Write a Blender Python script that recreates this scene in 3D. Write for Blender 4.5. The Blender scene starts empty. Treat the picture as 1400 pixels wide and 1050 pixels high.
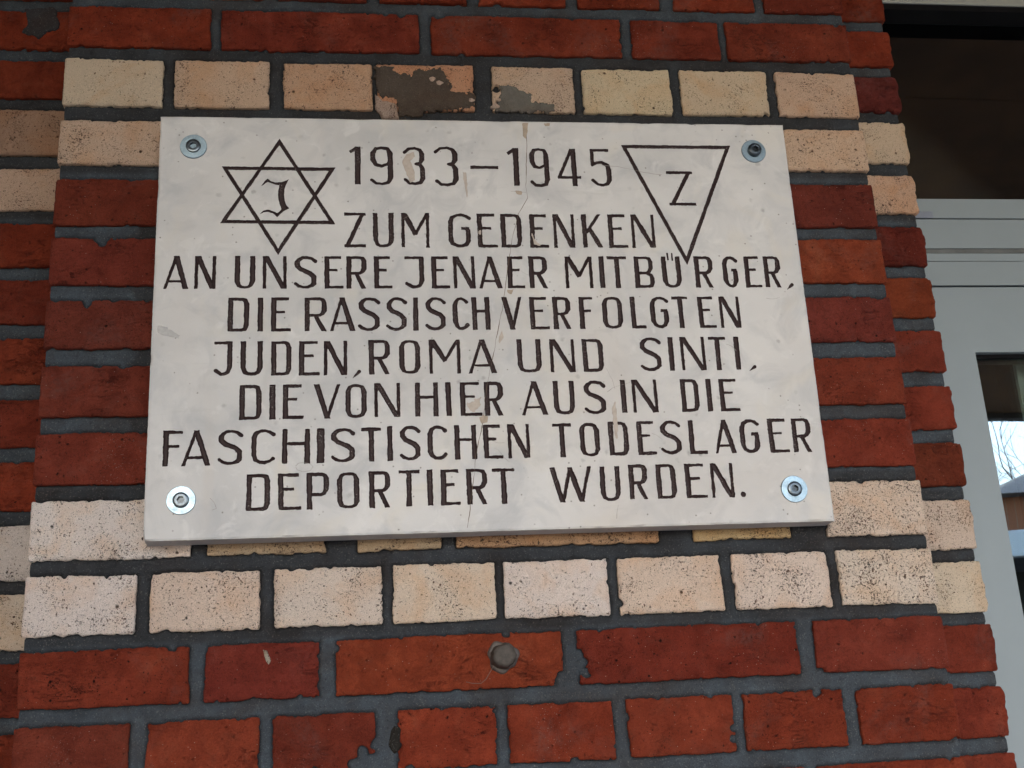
import bpy, math, json
import numpy as np
from mathutils import Matrix, Vector

S = bpy.context.scene
COL = S.collection
# ------------------------------------------------------------------ camera
cam_data = bpy.data.cameras.new("camera")
cam_data.sensor_width = 36.0
cam_data.lens = 36.0 * 1588.71 / 1400.0
cam_data.clip_start = 0.02
cam_data.clip_end = 500.0
cam = bpy.data.objects.new("camera", cam_data)
COL.objects.link(cam)
_r = (0.99226072, -0.11301526, -0.05144142)
_d = (-0.01401096, 0.3097278, -0.95072203)
_f = (0.12337893, 0.94408487, 0.30574727)
cam.matrix_world = Matrix(((_r[0], -_d[0], -_f[0], 0.35459650), (_r[1], -_d[1], -_f[1], -1.25576687),
                           (_r[2], -_d[2], -_f[2], -0.89784018), (0, 0, 0, 1)))
S.camera = cam
# ------------------------------------------------------------------ sky, sun, exposure
W = bpy.data.worlds.new("World")
S.world = W
W.use_nodes = True
SUN_EL, SUN_AZ = 38.0, 200.0            # azimuth from +Y clockwise (the sun stands before the wall, over the canopy)
nt = W.node_tree
sky = nt.nodes.new("ShaderNodeTexSky")
sky.sky_type = 'NISHITA'
sky.sun_disc = False
sky.sun_elevation = math.radians(SUN_EL)
sky.sun_rotation = math.radians(SUN_AZ)
sky.air_density = 1.0
sky.dust_density = 2.1
bg = nt.nodes["Background"]
bg.inputs["Strength"].default_value = 0.15
nt.links.new(sky.outputs["Color"], bg.inputs["Color"])
sl = bpy.data.lights.new("sun", 'SUN')
sl.energy = 0.5
sl.angle = math.radians(14)
sl.color = (1.0, 0.97, 0.93)
sun = bpy.data.objects.new("sun", sl)
COL.objects.link(sun)
_az, _el = math.radians(SUN_AZ), math.radians(SUN_EL)
_sd = Vector((math.sin(_az) * math.cos(_el), math.cos(_az) * math.cos(_el), math.sin(_el)))
sun.rotation_euler = _sd.to_track_quat('Z', 'Y').to_euler()
sun.location = (0, -6, 8)
S.view_settings.view_transform = 'Standard'
S.view_settings.look = 'None'
S.view_settings.exposure = 2.55
S.view_settings.gamma = 1.0
S.view_settings.use_curve_mapping = False

# ------------------------------------------------------------------ noise and mesh helpers
def _hash(ix, iy, seed):
    h = (ix.astype(np.int64) * 374761393 + iy.astype(np.int64) * 668265263 + seed * 974634777) & 0xFFFFFFFF
    h = ((h ^ (h >> 13)) * 1274126177) & 0xFFFFFFFF
    h = ((h ^ (h >> 16)) * 2246822519) & 0xFFFFFFFF
    return ((h ^ (h >> 15)) & 0xFFFFFF) / float(0xFFFFFF) * 2 - 1

def vnoise(x, y, seed=0):
    x = np.asarray(x, float); y = np.asarray(y, float)
    ix = np.floor(x); iy = np.floor(y); fx = x - ix; fy = y - iy
    fx = fx * fx * (3 - 2 * fx); fy = fy * fy * (3 - 2 * fy)
    a = _hash(ix, iy, seed); b = _hash(ix + 1, iy, seed); c = _hash(ix, iy + 1, seed); d = _hash(ix + 1, iy + 1, seed)
    return (a * (1 - fx) + b * fx) * (1 - fy) + (c * (1 - fx) + d * fx) * fy

def fbm(x, y, seed=0, octaves=3):
    s = 0; a = 1.0; t = 0
    for k in range(octaves):
        s = s + a * vnoise(x * 2 ** k, y * 2 ** k, seed + 17 * k); t += a; a *= 0.5
    return s / t

def raw_mesh(name, co, loops, starts, smooth=False, mat_ids=None):
    me = bpy.data.meshes.new(name)
    me.vertices.add(len(co)); me.loops.add(len(loops)); me.polygons.add(len(starts))
    me.vertices.foreach_set("co", np.asarray(co, np.float32).ravel())
    me.loops.foreach_set("vertex_index", np.asarray(loops, np.int32))
    me.polygons.foreach_set("loop_start", np.asarray(starts, np.int32))
    me.polygons.foreach_set("use_smooth", np.full(len(starts), smooth))
    if mat_ids is not None:
        me.polygons.foreach_set("material_index", np.asarray(mat_ids, np.int32))
    me.update(calc_edges=True)
    me.validate()
    return me

def march(F):
    """polygons that cover F<0 on a grid: (used keys, loops, starts, wall segments, boundary edge info)."""
    ny, nx = F.shape
    N = ny * nx; NH = ny * (nx - 1)
    inn = F < 0
    c = [inn[:-1, :-1], inn[:-1, 1:], inn[1:, 1:], inn[1:, :-1]]
    case = (c[0] * 1 + c[1] * 2 + c[2] * 4 + c[3] * 8).ravel()
    jj, ii = np.meshgrid(np.arange(ny - 1), np.arange(nx - 1), indexing='ij')
    jj = jj.ravel(); ii = ii.ravel()
    out = []; segs = []
    for k in range(1, 16):
        sel = np.nonzero(case == k)[0]
        if not len(sel): continue
        j = jj[sel]; i = ii[sel]
        node = [j * nx + i, j * nx + i + 1, (j + 1) * nx + i + 1, (j + 1) * nx + i]
        edge = [N + j * (nx - 1) + i, N + NH + j * nx + i + 1, N + (j + 1) * (nx - 1) + i, N + NH + j * nx + i]
        bits = [(k >> q) & 1 for q in range(4)]
        seq = []; kinds = []
        for q in range(4):
            if bits[q]: seq.append(node[q]); kinds.append('n')
            if bits[q] != bits[(q + 1) % 4]: seq.append(edge[q]); kinds.append('o' if bits[q] else 'i')
        out.append(np.stack(seq, 1))
        L = len(seq)
        for q in range(L):
            if kinds[q] == 'o' and kinds[(q + 1) % L] == 'i':
                segs.append(np.stack([seq[q], seq[(q + 1) % L]], 1))
    segs = np.concatenate(segs) if segs else np.zeros((0, 2), int)
    return out, segs

def march_pos(F, keys):
    """grid coordinates (i, j floats) of vertex keys of march()."""
    ny, nx = F.shape; N = ny * nx; NH = ny * (nx - 1)
    x = np.zeros(len(keys)); y = np.zeros(len(keys))
    m = keys < N
    y[m] = keys[m] // nx; x[m] = keys[m] % nx
    m = (keys >= N) & (keys < N + NH)
    k = keys[m] - N; j = k // (nx - 1); i = k % (nx - 1)
    a = F[j, i]; b = F[j, i + 1]; x[m] = i + a / (a - b); y[m] = j
    m = keys >= N + NH
    k = keys[m] - N - NH; j = k // nx; i = k % nx
    a = F[j, i]; b = F[j + 1, i]; x[m] = i; y[m] = j + a / (a - b)
    return x, y

class Builder:
    """collects vertices (+ tint per vertex) and polygons, links ONE mesh object."""
    def __init__(s): s.co = []; s.tint = []; s.loops = []; s.starts = []; s.nv = 0; s.nl = 0
    def add(s, co, polys, tint=(1, 1, 1, 1)):
        co = np.asarray(co, float)
        s.co.append(co)
        t = np.asarray(tint, float)
        s.tint.append(np.broadcast_to(t, (len(co), 4)))
        for p in polys:
            p = np.asarray(p)
            if not len(p): continue
            n, L = p.shape
            s.loops.append((p + s.nv).ravel()); s.starts.append(s.nl + np.arange(n) * L); s.nl += n * L
        s.nv += len(co)
    def box(s, x0, x1, y0, y1, z0, z1, tint=(1, 1, 1, 1), b=0.0):
        if b <= 0:
            v = [(x, y, z) for z in (z0, z1) for y in (y0, y1) for x in (x0, x1)]
            s.add(v, [np.array([(0, 2, 3, 1), (4, 5, 7, 6), (0, 1, 5, 4), (2, 6, 7, 3), (0, 4, 6, 2), (1, 3, 7, 5)])], tint)
            return
        import bmesh
        bm = bmesh.new(); bmesh.ops.create_cube(bm, size=1.0)
        for v in bm.verts:
            v.co = ((x0 + x1) / 2 + v.co.x * (x1 - x0), (y0 + y1) / 2 + v.co.y * (y1 - y0), (z0 + z1) / 2 + v.co.z * (z1 - z0))
        bmesh.ops.bevel(bm, geom=list(bm.edges), offset=b, segments=2, affect='EDGES', profile=0.5)
        bm.verts.ensure_lookup_table(); bm.verts.index_update()
        by = {}
        for f in bm.faces: by.setdefault(len(f.verts), []).append([v.index for v in f.verts])
        s.add([tuple(v.co) for v in bm.verts], [np.array(p) for p in by.values()], tint); bm.free()
    def tube(s, pts, radii, n=8, tint=(1, 1, 1, 1), cap=True):
        P = np.asarray(pts, float); m = len(P)
        T = np.gradient(P, axis=0); T /= np.linalg.norm(T, axis=1)[:, None] + 1e-12
        ref = np.array([0.3, 0.2, 0.93]); co = []
        for k in range(m):
            u = np.cross(T[k], ref)
            if np.linalg.norm(u) < 0.1: u = np.cross(T[k], (1, 0, 0))
            u /= np.linalg.norm(u); v = np.cross(T[k], u)
            a = np.arange(n) * 2 * math.pi / n
            co.append(P[k] + radii[k] * (np.cos(a)[:, None] * u + np.sin(a)[:, None] * v))
        co = np.concatenate(co); q = []
        for k in range(m - 1):
            for i in range(n):
                q.append((k * n + i, k * n + (i + 1) % n, (k + 1) * n + (i + 1) % n, (k + 1) * n + i))
        polys = [np.array(q)]
        if cap: polys.append(np.array([list(range(n))[::-1], list(range((m - 1) * n, m * n))]))
        s.add(co, polys, tint)
    def lathe(s, prof, n=32, origin=(0, 0, 0), tint=(1, 1, 1, 1), wob=None, cap=True):
        """profile (radius, out) turned round the wall's normal; out = towards the viewer (-Y)."""
        a = np.arange(n) * 2 * math.pi / n; co = []
        for k, (r, o) in enumerate(prof):
            rr = r * (1 + (wob(a, k) if wob else 0 * a))
            co.append(np.stack([origin[0] + rr * np.cos(a), origin[1] - o + 0 * a, origin[2] + rr * np.sin(a)], 1))
        co = np.concatenate(co); m = len(prof); q = []
        for k in range(m - 1):
            for i in range(n):
                q.append((k * n + i, k * n + (i + 1) % n, (k + 1) * n + (i + 1) % n, (k + 1) * n + i))
        polys = [np.array(q)]
        if cap: polys.append(np.array([list(range((m - 1) * n, m * n))]))
        s.add(co, polys, tint)
    def link(s, name, mat, parent=None, smooth=False, recalc=False, attr=True):
        co = np.concatenate(s.co)
        me = raw_mesh(name, co, np.concatenate(s.loops), np.concatenate(s.starts), smooth)
        if attr and len(me.vertices) == len(co):
            at = me.attributes.new("tint", 'FLOAT_COLOR', 'POINT')
            at.data.foreach_set("color", np.concatenate(s.tint).astype(np.float32).ravel())
        if recalc:
            import bmesh
            bm = bmesh.new(); bm.from_mesh(me); bmesh.ops.recalc_face_normals(bm, faces=bm.faces[:]); bm.to_mesh(me); bm.free()
        for m in (mat if isinstance(mat, (list, tuple)) else [mat]): me.materials.append(m)
        o = bpy.data.objects.new(name, me)
        COL.objects.link(o)
        if parent is not None: o.parent = parent
        return o

def empty(name, loc=(0, 0, 0)):
    o = bpy.data.objects.new(name, None); COL.objects.link(o); o.location = loc; o.empty_display_size = 0.05
    return o

def tag(o, label=None, cat=None, group=None, kind=None):
    if label: o["label"] = label
    if cat: o["category"] = cat
    if group: o["group"] = group
    if kind: o["kind"] = kind
    return o

# ------------------------------------------------------------------ materials
class NT:
    def __init__(s, name, rough=0.8, metal=0.0, spec=0.5):
        s.m = bpy.data.materials.new(name); s.m.use_nodes = True; s.t = s.m.node_tree
        s.b = s.t.nodes["Principled BSDF"]
        s.b.inputs["Roughness"].default_value = rough; s.b.inputs["Metallic"].default_value = metal
        s.b.inputs["Specular IOR Level"].default_value = spec
    def n(s, typ, **kw):
        n = s.t.nodes.new("ShaderNode" + typ)
        for k, v in kw.items():
            if hasattr(n, k): setattr(n, k, v)
            else: n.inputs[k].default_value = v
        return n
    def l(s, a, b): s.t.links.new(a, b)
    def coord(s, scale=(1, 1, 1)):
        if not hasattr(s, 'tc'): s.tc = s.n("TexCoord")
        if scale == (1, 1, 1): return s.tc.outputs["Object"]
        mp = s.n("Mapping"); mp.inputs["Scale"].default_value = scale
        s.l(s.tc.outputs["Object"], mp.inputs["Vector"]); return mp.outputs["Vector"]
    def noise(s, scale, detail=3, rough=0.55, dist=0.0, vec=None):
        n = s.n("TexNoise"); n.inputs["Scale"].default_value = scale; n.inputs["Detail"].default_value = detail
        n.inputs["Roughness"].default_value = rough; n.inputs["Distortion"].default_value = dist
        s.l(vec or s.coord(), n.inputs["Vector"]); return n.outputs["Fac"]
    def voro(s, scale, rnd=1.0, vec=None, feature='F1'):
        n = s.n("TexVoronoi"); n.feature = feature
        n.inputs["Scale"].default_value = scale; n.inputs["Randomness"].default_value = rnd
        s.l(vec or s.coord(), n.inputs["Vector"]); return n
    def ramp(s, fac, stops):
        r = s.n("ValToRGB"); e = r.color_ramp.elements
        while len(e) < len(stops): e.new(0.5)
        for k, (p, c) in enumerate(stops):
            e[k].position = p; e[k].color = c if len(c) == 4 else tuple(c) + (1,)
        s.l(fac, r.inputs["Fac"]); return r.outputs["Color"]
    def step(s, fac, lo, hi, a=0.0, b=1.0):
        n = s.n("MapRange"); n.inputs["From Min"].default_value = lo; n.inputs["From Max"].default_value = hi
        n.inputs["To Min"].default_value = a; n.inputs["To Max"].default_value = b; n.clamp = True
        s.l(fac, n.inputs["Value"]); return n.outputs["Result"]
    def math(s, op, a, b=0.5, clamp=False):
        n = s.n("Math"); n.operation = op; n.use_clamp = clamp
        for k, v in ((0, a), (1, b)):
            if isinstance(v, (int, float)): n.inputs[k].default_value = v
            else: s.l(v, n.inputs[k])
        return n.outputs[0]
    def mix(s, fac, a, b, mode='MIX'):
        n = s.n("Mix"); n.data_type = 'RGBA'; n.blend_type = mode
        ins = [i for i in n.inputs if i.type == 'RGBA']; f = n.inputs[0]
        if isinstance(fac, (int, float)): f.default_value = fac
        else: s.l(fac, f)
        for i, v in ((ins[0], a), (ins[1], b)):
            if isinstance(v, tuple): i.default_value = v if len(v) == 4 else v + (1,)
            else: s.l(v, i)
        return [o for o in n.outputs if o.type == 'RGBA'][0]
    def tint(s):
        n = s.n("Attribute"); n.attribute_name = "tint"; return n
    def bump(s, h, dist=0.001, strength=1.0, prev=None):
        n = s.n("Bump"); n.inputs["Distance"].default_value = dist; n.inputs["Strength"].default_value = strength
        s.l(h, n.inputs["Height"])
        if prev is not None: s.l(prev, n.inputs["Normal"])
        return n.outputs["Normal"]
    def done(s, col=None, normal=None, rough=None):
        if col is not None:
            if isinstance(col, tuple): s.b.inputs["Base Color"].default_value = col + (1,)
            else: s.l(col, s.b.inputs["Base Color"])
        if normal is not None: s.l(normal, s.b.inputs["Normal"])
        if rough is not None: s.l(rough, s.b.inputs["Roughness"])
        return s.m

def mat_red_brick():
    t = NT("red_brick_clay", rough=0.9, spec=0.12); a = t.tint()
    col = a.outputs["Color"]; k = a.outputs["Alpha"]
    big = t.noise(28, 4, 0.6, 0.6); mid = t.noise(140, 4, 0.65); fine = t.noise(900, 3, 0.7)
    col = t.mix(t.step(big, 0.38, 0.66), col, t.mix(1.0, col, (0.68, 0.62, 0.62), 'MULTIPLY'))
    col = t.mix(t.step(t.noise(34, 4, 0.65, 1.0), 0.54, 0.7, 0, 0.5), col, t.mix(1.0, col, (0.95, 1.35, 1.55), 'MULTIPLY'))
    col = t.mix(t.step(t.noise(17, 3, 0.5, 0.3), 0.55, 0.75, 0, 0.55), col, t.mix(1.0, col, (1.35, 1.5, 1.4), 'MULTIPLY'))
    col = t.mix(t.step(mid, 0.55, 0.75, 0, 0.6), col, t.mix(1.0, col, (0.5, 0.42, 0.42), 'MULTIPLY'))
    col = t.mix(t.step(fine, 0.3, 0.7, 0, 0.5), t.mix(1.0, col, (0.62, 0.6, 0.6), 'MULTIPLY'), t.mix(1.0, col, (1.35, 1.35, 1.35), 'MULTIPLY'))
    v = t.voro(120); w = t.voro(420)
    dsel = t.n("SeparateColor"); t.l(v.outputs["Color"], dsel.inputs[0])
    pit = t.math('MULTIPLY', t.step(t.math('ADD', v.outputs["Distance"], t.math('MULTIPLY', t.noise(260, 3), 0.7)), 0.42, 0.54, 1, 0), t.step(dsel.outputs[0], 0.78, 0.8))
    dsel2 = t.n("SeparateColor"); t.l(w.outputs["Color"], dsel2.inputs[0])
    pit2 = t.math('MULTIPLY', t.step(t.math('ADD', w.outputs["Distance"], t.math('MULTIPLY', fine, 0.6)), 0.42, 0.56, 1, 0), t.step(dsel2.outputs[0], 0.86, 0.88))
    grit = t.math('MULTIPLY', t.step(w.outputs["Distance"], 0.1, 0.22, 1, 0), t.step(dsel2.outputs[1], 0.978, 0.98))
    film = t.math('MULTIPLY', t.step(t.noise(11, 4, 0.6, 0.7), 0.56, 0.74, 0, 0.5), t.step(t.noise(160, 3, 0.6), 0.4, 0.62, 0.25, 1))
    col = t.mix(film, col, (0.15, 0.095, 0.08))
    eff = t.math('MULTIPLY', t.step(t.noise(700, 2, 0.5), 0.66, 0.7), t.step(t.noise(8, 3, 0.6), 0.56, 0.68))
    col = t.mix(t.math('MULTIPLY', eff, 0.6), col, (0.36, 0.27, 0.23))
    # creases of the clay: a stretched, folded noise
    cr = t.noise(30, 5, 0.6, 1.6, t.coord((1, 1, 2.4)))
    crease = t.step(t.math('ABSOLUTE', t.math('SUBTRACT', cr, 0.5)), 0.0, 0.012, 1, 0)
    crease = t.math('MULTIPLY', crease, t.step(t.noise(19, 2), 0.54, 0.65))
    por = t.math('MULTIPLY', t.step(t.noise(480, 2, 0.5, 0.5), 0.66, 0.71), t.step(t.noise(34, 3), 0.42, 0.6, 0.3, 1))
    pit2 = t.math('MAXIMUM', pit2, por)
    dark = t.math('MAXIMUM', t.math('MAXIMUM', pit, pit2), crease)
    col = t.mix(t.math('MULTIPLY', dark, t.math('MULTIPLY', k, 1.0, True)), col, (0.02, 0.009, 0.007))
    col = t.mix(grit, col, (0.42, 0.3, 0.24))
    h = t.math('ADD', t.math('MULTIPLY', mid, 0.7), t.math('MULTIPLY', fine, 0.6))
    h = t.math('ADD', h, t.math('MULTIPLY', t.noise(60, 3), 0.9))
    h = t.math('ADD', h, t.math('MULTIPLY', t.noise(420, 3, 0.65), 0.7))
    h = t.math('SUBTRACT', h, t.math('MULTIPLY', dark, 0.9))
    return t.done(col, t.bump(h, 0.0044))

def mat_cream_brick():
    t = NT("cream_brick_clay", rough=0.9, spec=0.15); a = t.tint()
    col = a.outputs["Color"]; k = a.outputs["Alpha"]
    big = t.noise(22, 3, 0.55, 0.5); mid = t.noise(190, 4, 0.65); fine = t.noise(1100, 3, 0.75)
    col = t.mix(t.step(big, 0.47, 0.7, 0, 0.8), col, t.mix(1.0, col, (0.97, 0.82, 0.68), 'MULTIPLY'))
    col = t.mix(t.step(t.noise(14, 3), 0.5, 0.75, 0, 0.5), col, t.mix(1.0, col, (1.02, 1.07, 1.13), 'MULTIPLY'))
    col = t.mix(t.step(fine, 0.32, 0.66), t.mix(1.0, col, (0.78, 0.75, 0.72), 'MULTIPLY'), t.mix(1.0, col, (1.14, 1.14, 1.14), 'MULTIPLY'))
    patch = t.noise(26, 3, 0.6)
    dens = t.math('ADD', t.math('MULTIPLY', k, 0.05), t.step(patch, 0.46, 0.74, -0.025, 0.075))
    n_a = t.noise(400, 2, 0.5, 0.6); n_b = t.noise(760, 2, 0.5, 0.4)
    s1 = t.step(t.math('ADD', n_a, dens), 0.665, 0.71)
    s2 = t.step(t.math('ADD', n_b, dens), 0.65, 0.705, 0, 0.85)
    g = t.voro(85); c3 = t.n("SeparateColor"); t.l(g.outputs["Color"], c3.inputs[0])
    s3 = t.math('MULTIPLY', t.step(t.math('ADD', g.outputs["Distance"], t.math('MULTIPLY', n_b, 0.2)), 0.2, 0.28, 1, 0), t.step(c3.outputs[0], 0.93, 0.94))
    dark = t.math('MAXIMUM', t.math('MAXIMUM', s1, s2), s3)
    dcol = t.mix(t.step(t.noise(60, 2), 0.4, 0.6), (0.03, 0.024, 0.022), (0.13, 0.06, 0.035))
    col = t.mix(t.math('MULTIPLY', dark, 0.9), col, dcol)
    h = t.math('ADD', t.math('MULTIPLY', mid, 0.9), t.math('MULTIPLY', fine, 0.9))
    h = t.math('SUBTRACT', h, t.math('MULTIPLY', dark, 1.0))
    return t.done(col, t.bump(h, 0.0026))

def mat_mortar():
    t = NT("grey_mortar", rough=0.92, spec=0.15); a = t.tint()
    col = a.outputs["Color"]
    n1 = t.noise(24, 4, 0.6, 0.4); n2 = t.noise(160, 4, 0.6); n3 = t.noise(1300, 2, 0.7)
    col = t.mix(t.step(n1, 0.35, 0.7), col, t.mix(1.0, col, (0.66, 0.62, 0.6), 'MULTIPLY'))
    col = t.mix(t.step(n2, 0.4, 0.7, 0, 0.6), col, t.mix(1.0, col, (1.25, 1.25, 1.22), 'MULTIPLY'))
    col = t.mix(t.step(n3, 0.35, 0.68, 0, 0.6), col, t.mix(1.0, col, (0.6, 0.6, 0.6), 'MULTIPLY'))
    n4 = t.noise(620, 2, 0.5); n5 = t.noise(9, 4, 0.65, 0.8)
    col = t.mix(t.step(n4, 0.62, 0.68, 0, 0.5), col, (0.15, 0.145, 0.14))
    col = t.mix(t.step(n4, 0.3, 0.38, 0.6, 0), col, (0.016, 0.016, 0.017))
    col = t.mix(t.step(n5, 0.48, 0.68, 0, 0.75), col, t.mix(1.0, col, (0.85, 0.66, 0.56), 'MULTIPLY'))
    col = t.mix(t.step(t.noise(70, 4, 0.7), 0.58, 0.72, 0, 0.5), col, t.mix(1.0, col, (1.7, 1.66, 1.58), 'MULTIPLY'))
    h = t.math('ADD', t.math('MULTIPLY', n2, 0.9), t.math('ADD', t.math('MULTIPLY', n3, 0.3), t.math('MULTIPLY', n4, 0.45)))
    return t.done(col, t.bump(h, 0.002))

def mat_stone():
    t = NT("pale_limestone", rough=0.62, spec=0.4)
    n1 = t.noise(7, 4, 0.55, 0.6); n2 = t.noise(22, 5, 0.6, 0.8); n3 = t.noise(90, 4, 0.6); n4 = t.noise(1200, 2, 0.6)
    col = t.ramp(n1, [(0.3, STONE[0]), (0.52, STONE[1]), (0.72, STONE[2])])
    col = t.mix(t.step(n2, 0.48, 0.68, 0, 0.75), col, (0.415, 0.415, 0.425))
    col = t.mix(t.step(t.noise(11, 3, 0.5, 1.2), 0.58, 0.74, 0, 0.45), col, (0.60, 0.55, 0.47))
    col = t.mix(t.step(t.noise(38, 4, 0.6, 0.7), 0.58, 0.7, 0, 0.5), col, (0.66, 0.645, 0.63))
    col = t.mix(t.step(t.noise(26, 3, 0.5, 0.3, t.coord((1.0, 1.0, 0.12))), 0.64, 0.78, 0, 0.18), col, (0.47, 0.39, 0.32))
    col = t.mix(t.step(t.noise(3.2, 4, 0.6, 0.8), 0.5, 0.72, 0, 0.5), col, (0.5, 0.455, 0.42))
    st = t.noise(9, 5, 0.65, 0.5, t.coord((1.0, 1.0, 7.0)))
    col = t.mix(t.step(st, 0.6, 0.72, 0, 0.3), col, (0.40, 0.39, 0.385))
    v = t.voro(75); c = t.n("SeparateColor"); t.l(v.outputs["Color"], c.inputs[0])
    sp = t.math('MULTIPLY', t.step(t.math('ADD', v.outputs["Distance"], t.math('MULTIPLY', n3, 0.7)), 0.42, 0.6, 1, 0), t.step(c.outputs[0], 0.86, 0.9))
    sp = t.math('MULTIPLY', sp, t.step(t.noise(5, 2), 0.4, 0.6, 0.15, 0.75))
    col = t.mix(t.math('MULTIPLY', sp, 0.75), col, (0.19, 0.18, 0.175))
    v2 = t.voro(240); c2 = t.n("SeparateColor"); t.l(v2.outputs["Color"], c2.inputs[0])
    sp2 = t.math('MULTIPLY', t.step(t.math('ADD', v2.outputs["Distance"], t.math('MULTIPLY', n4, 0.4)), 0.35, 0.5, 1, 0), t.step(c2.outputs[0], 0.975, 0.98))
    col = t.mix(t.math('MULTIPLY', sp2, 0.75), col, (0.13, 0.115, 0.1))
    col = t.mix(t.step(n4, 0.35, 0.65, 0, 0.12), col, (0.3, 0.3, 0.3))
    h = t.math('ADD', t.math('MULTIPLY', n3, 0.5), t.math('MULTIPLY', n4, 0.12))
    return t.done(col, t.bump(h, 0.00035), t.step(n2, 0.3, 0.7, 0.55, 0.72))
STONE = [(0.465, 0.458, 0.455), (0.545, 0.532, 0.524), (0.60, 0.584, 0.57)]

def mat_paint():
    t = NT("dark_letter_paint", rough=0.6, spec=0.28)
    n1 = t.noise(300, 3, 0.6); n2 = t.noise(900, 3, 0.7); w = t.noise(16, 2, 0.5)
    col = t.mix(n1, (0.015, 0.0065, 0.007), (0.032, 0.015, 0.015))
    fl = t.math('MULTIPLY', t.step(n2, 0.62, 0.66), t.step(w, 0.47, 0.6))
    col = t.mix(t.math('MULTIPLY', fl, 0.8), col, (0.42, 0.38, 0.35))
    return t.done(col, t.bump(n1, 0.0005))

def mat_plain(name, col, rough=0.6, metal=0.0, var=0.12, scale=30, bump=0.0, spec=0.5, bscale=200):
    t = NT(name, rough=rough, metal=metal, spec=spec)
    n = t.noise(scale, 4, 0.6)
    lo = tuple(max(c * (1 - var), 0) for c in col); hi = tuple(c * (1 + var) for c in col)
    c = t.mix(t.step(n, 0.3, 0.7), lo, hi)
    return t.done(c, t.bump(t.noise(bscale, 3), bump) if bump else None)

def mat_zinc():
    t = NT("zinc_plated_steel", rough=0.3, metal=1.0)
    n = t.noise(420, 4, 0.65); m = t.noise(90, 3)
    col = t.mix(t.step(n, 0.3, 0.7), (0.20, 0.275, 0.33), (0.29, 0.36, 0.41))
    return t.done(col, t.bump(n, 0.0002), t.step(m, 0.3, 0.7, 0.3, 0.46))

def mat_glass():
    t = NT("window_glass", rough=0.02)
    out = t.t.nodes["Material Output"]
    g = t.n("BsdfGlossy"); g.inputs["Roughness"].default_value = 0.008; g.inputs["Color"].default_value = (0.95, 1, 0.99, 1)
    tr = t.n("BsdfTransparent"); tr.inputs["Color"].default_value = (0.75, 0.8, 0.78, 1)
    fr = t.n("Fresnel"); fr.inputs["IOR"].default_value = 1.52
    f2 = t.math('MULTIPLY', fr.outputs[0], 4.2, True)
    mx = t.n("MixShader"); t.l(f2, mx.inputs[0]); t.l(tr.outputs[0], mx.inputs[1]); t.l(g.outputs[0], mx.inputs[2])
    nz = t.noise(1.3, 2); bp = t.bump(nz, 0.004, 0.5); t.l(bp, g.inputs["Normal"])
    t.l(mx.outputs[0], out.inputs["Surface"])
    return t.m

M_RED, M_CREAM, M_MORTAR = mat_red_brick(), mat_cream_brick(), mat_mortar()
M_STONE, M_PAINT, M_ZINC, M_GLASS = mat_stone(), mat_paint(), mat_zinc(), mat_glass()
M_FILLER = mat_plain("tan_filler", (0.36, 0.29, 0.225), 0.8, var=0.2, scale=120, bump=0.0005)
M_RESIDUE = mat_plain("pale_brown_residue", (0.43, 0.37, 0.32), 0.8, var=0.12, scale=150)
M_GREYSTAIN = mat_plain("grey_rub_mark", (0.40, 0.39, 0.385), 0.7, var=0.12, scale=200)
M_CRACK = mat_plain("crack_dirt", (0.12, 0.085, 0.06), 0.9, var=0.3, scale=300)
M_HAIR = mat_plain("scratch_dirt", (0.25, 0.22, 0.2), 0.9, var=0.3, scale=300)
M_HEAD = mat_plain("dark_screw_steel", (0.085, 0.1, 0.115), 0.3, 1.0, var=0.25, scale=400)
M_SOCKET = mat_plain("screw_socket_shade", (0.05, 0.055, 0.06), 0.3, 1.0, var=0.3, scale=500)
M_ALU = mat_plain("grey_coated_aluminium", (0.21, 0.245, 0.265), 0.42, 0.0, var=0.025, scale=14, bump=0.00003, bscale=900)
M_ALU2 = mat_plain("grey_plate_metal", (0.2, 0.22, 0.27), 0.4, 0.3, var=0.05)
M_PALEALU = mat_plain("pale_aluminium", (0.30, 0.315, 0.29), 0.45, 0.0, var=0.03)
M_GASKET = mat_plain("black_gasket", (0.006, 0.006, 0.007), 0.8, var=0.2, spec=0.08)
M_GROOVE = mat_plain("dark_seal_strip", (0.1, 0.105, 0.105), 0.7, var=0.2)
M_PLUG = mat_plain("grey_sealing_plug", (0.055, 0.045, 0.038), 0.75, 0.0, var=0.3, scale=160, bump=0.0006)
M_WIRE = mat_plain("thin_fibre", (0.13, 0.09, 0.07), 0.6, var=0.1)

# ------------------------------------------------------------------ masonry
GROUND = -2.5
def row_z(c):
    """top and bottom (mm) of brick course c (0 = first full course over the upper cream band)."""
    T = {0: (2, -54), 1: (-72, -136), 2: (-156, -214), 3: (-233, -292), 4: (-309, -366.5), 5: (-386, -443), 6: (-463.5, -521.5),
         7: (-540.5, -597), 8: (-615, -678), 9: (-694.5, -756), 10: (-771, -827.5), 11: (-845.5, -904)}
    return T.get(c, (-77.0 * c + 1.0, -77.0 * c - 57.5))

CREAM_ROWS = (1, 2, 8, 9)
rng = np.random.RandomState(7)

def red_tint():
    p = rng.rand()
    base = np.array([0.205, 0.044, 0.022]) if p < 0.55 else (np.array([0.178, 0.040, 0.024]) if p < 0.85 else np.array([0.215, 0.05, 0.026]))
    return tuple(base * rng.uniform(0.85, 1.14)) + (0.5,)

def cream_tint():
    p = rng.rand()
    base = np.array([0.58, 0.475, 0.37]) if p < 0.4 else (np.array([0.58, 0.455, 0.35]) if p < 0.7 else np.array([0.58, 0.49, 0.39]))
    return tuple(base * rng.uniform(0.94, 1.05)) + (rng.uniform(0.2, 0.75),)

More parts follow.
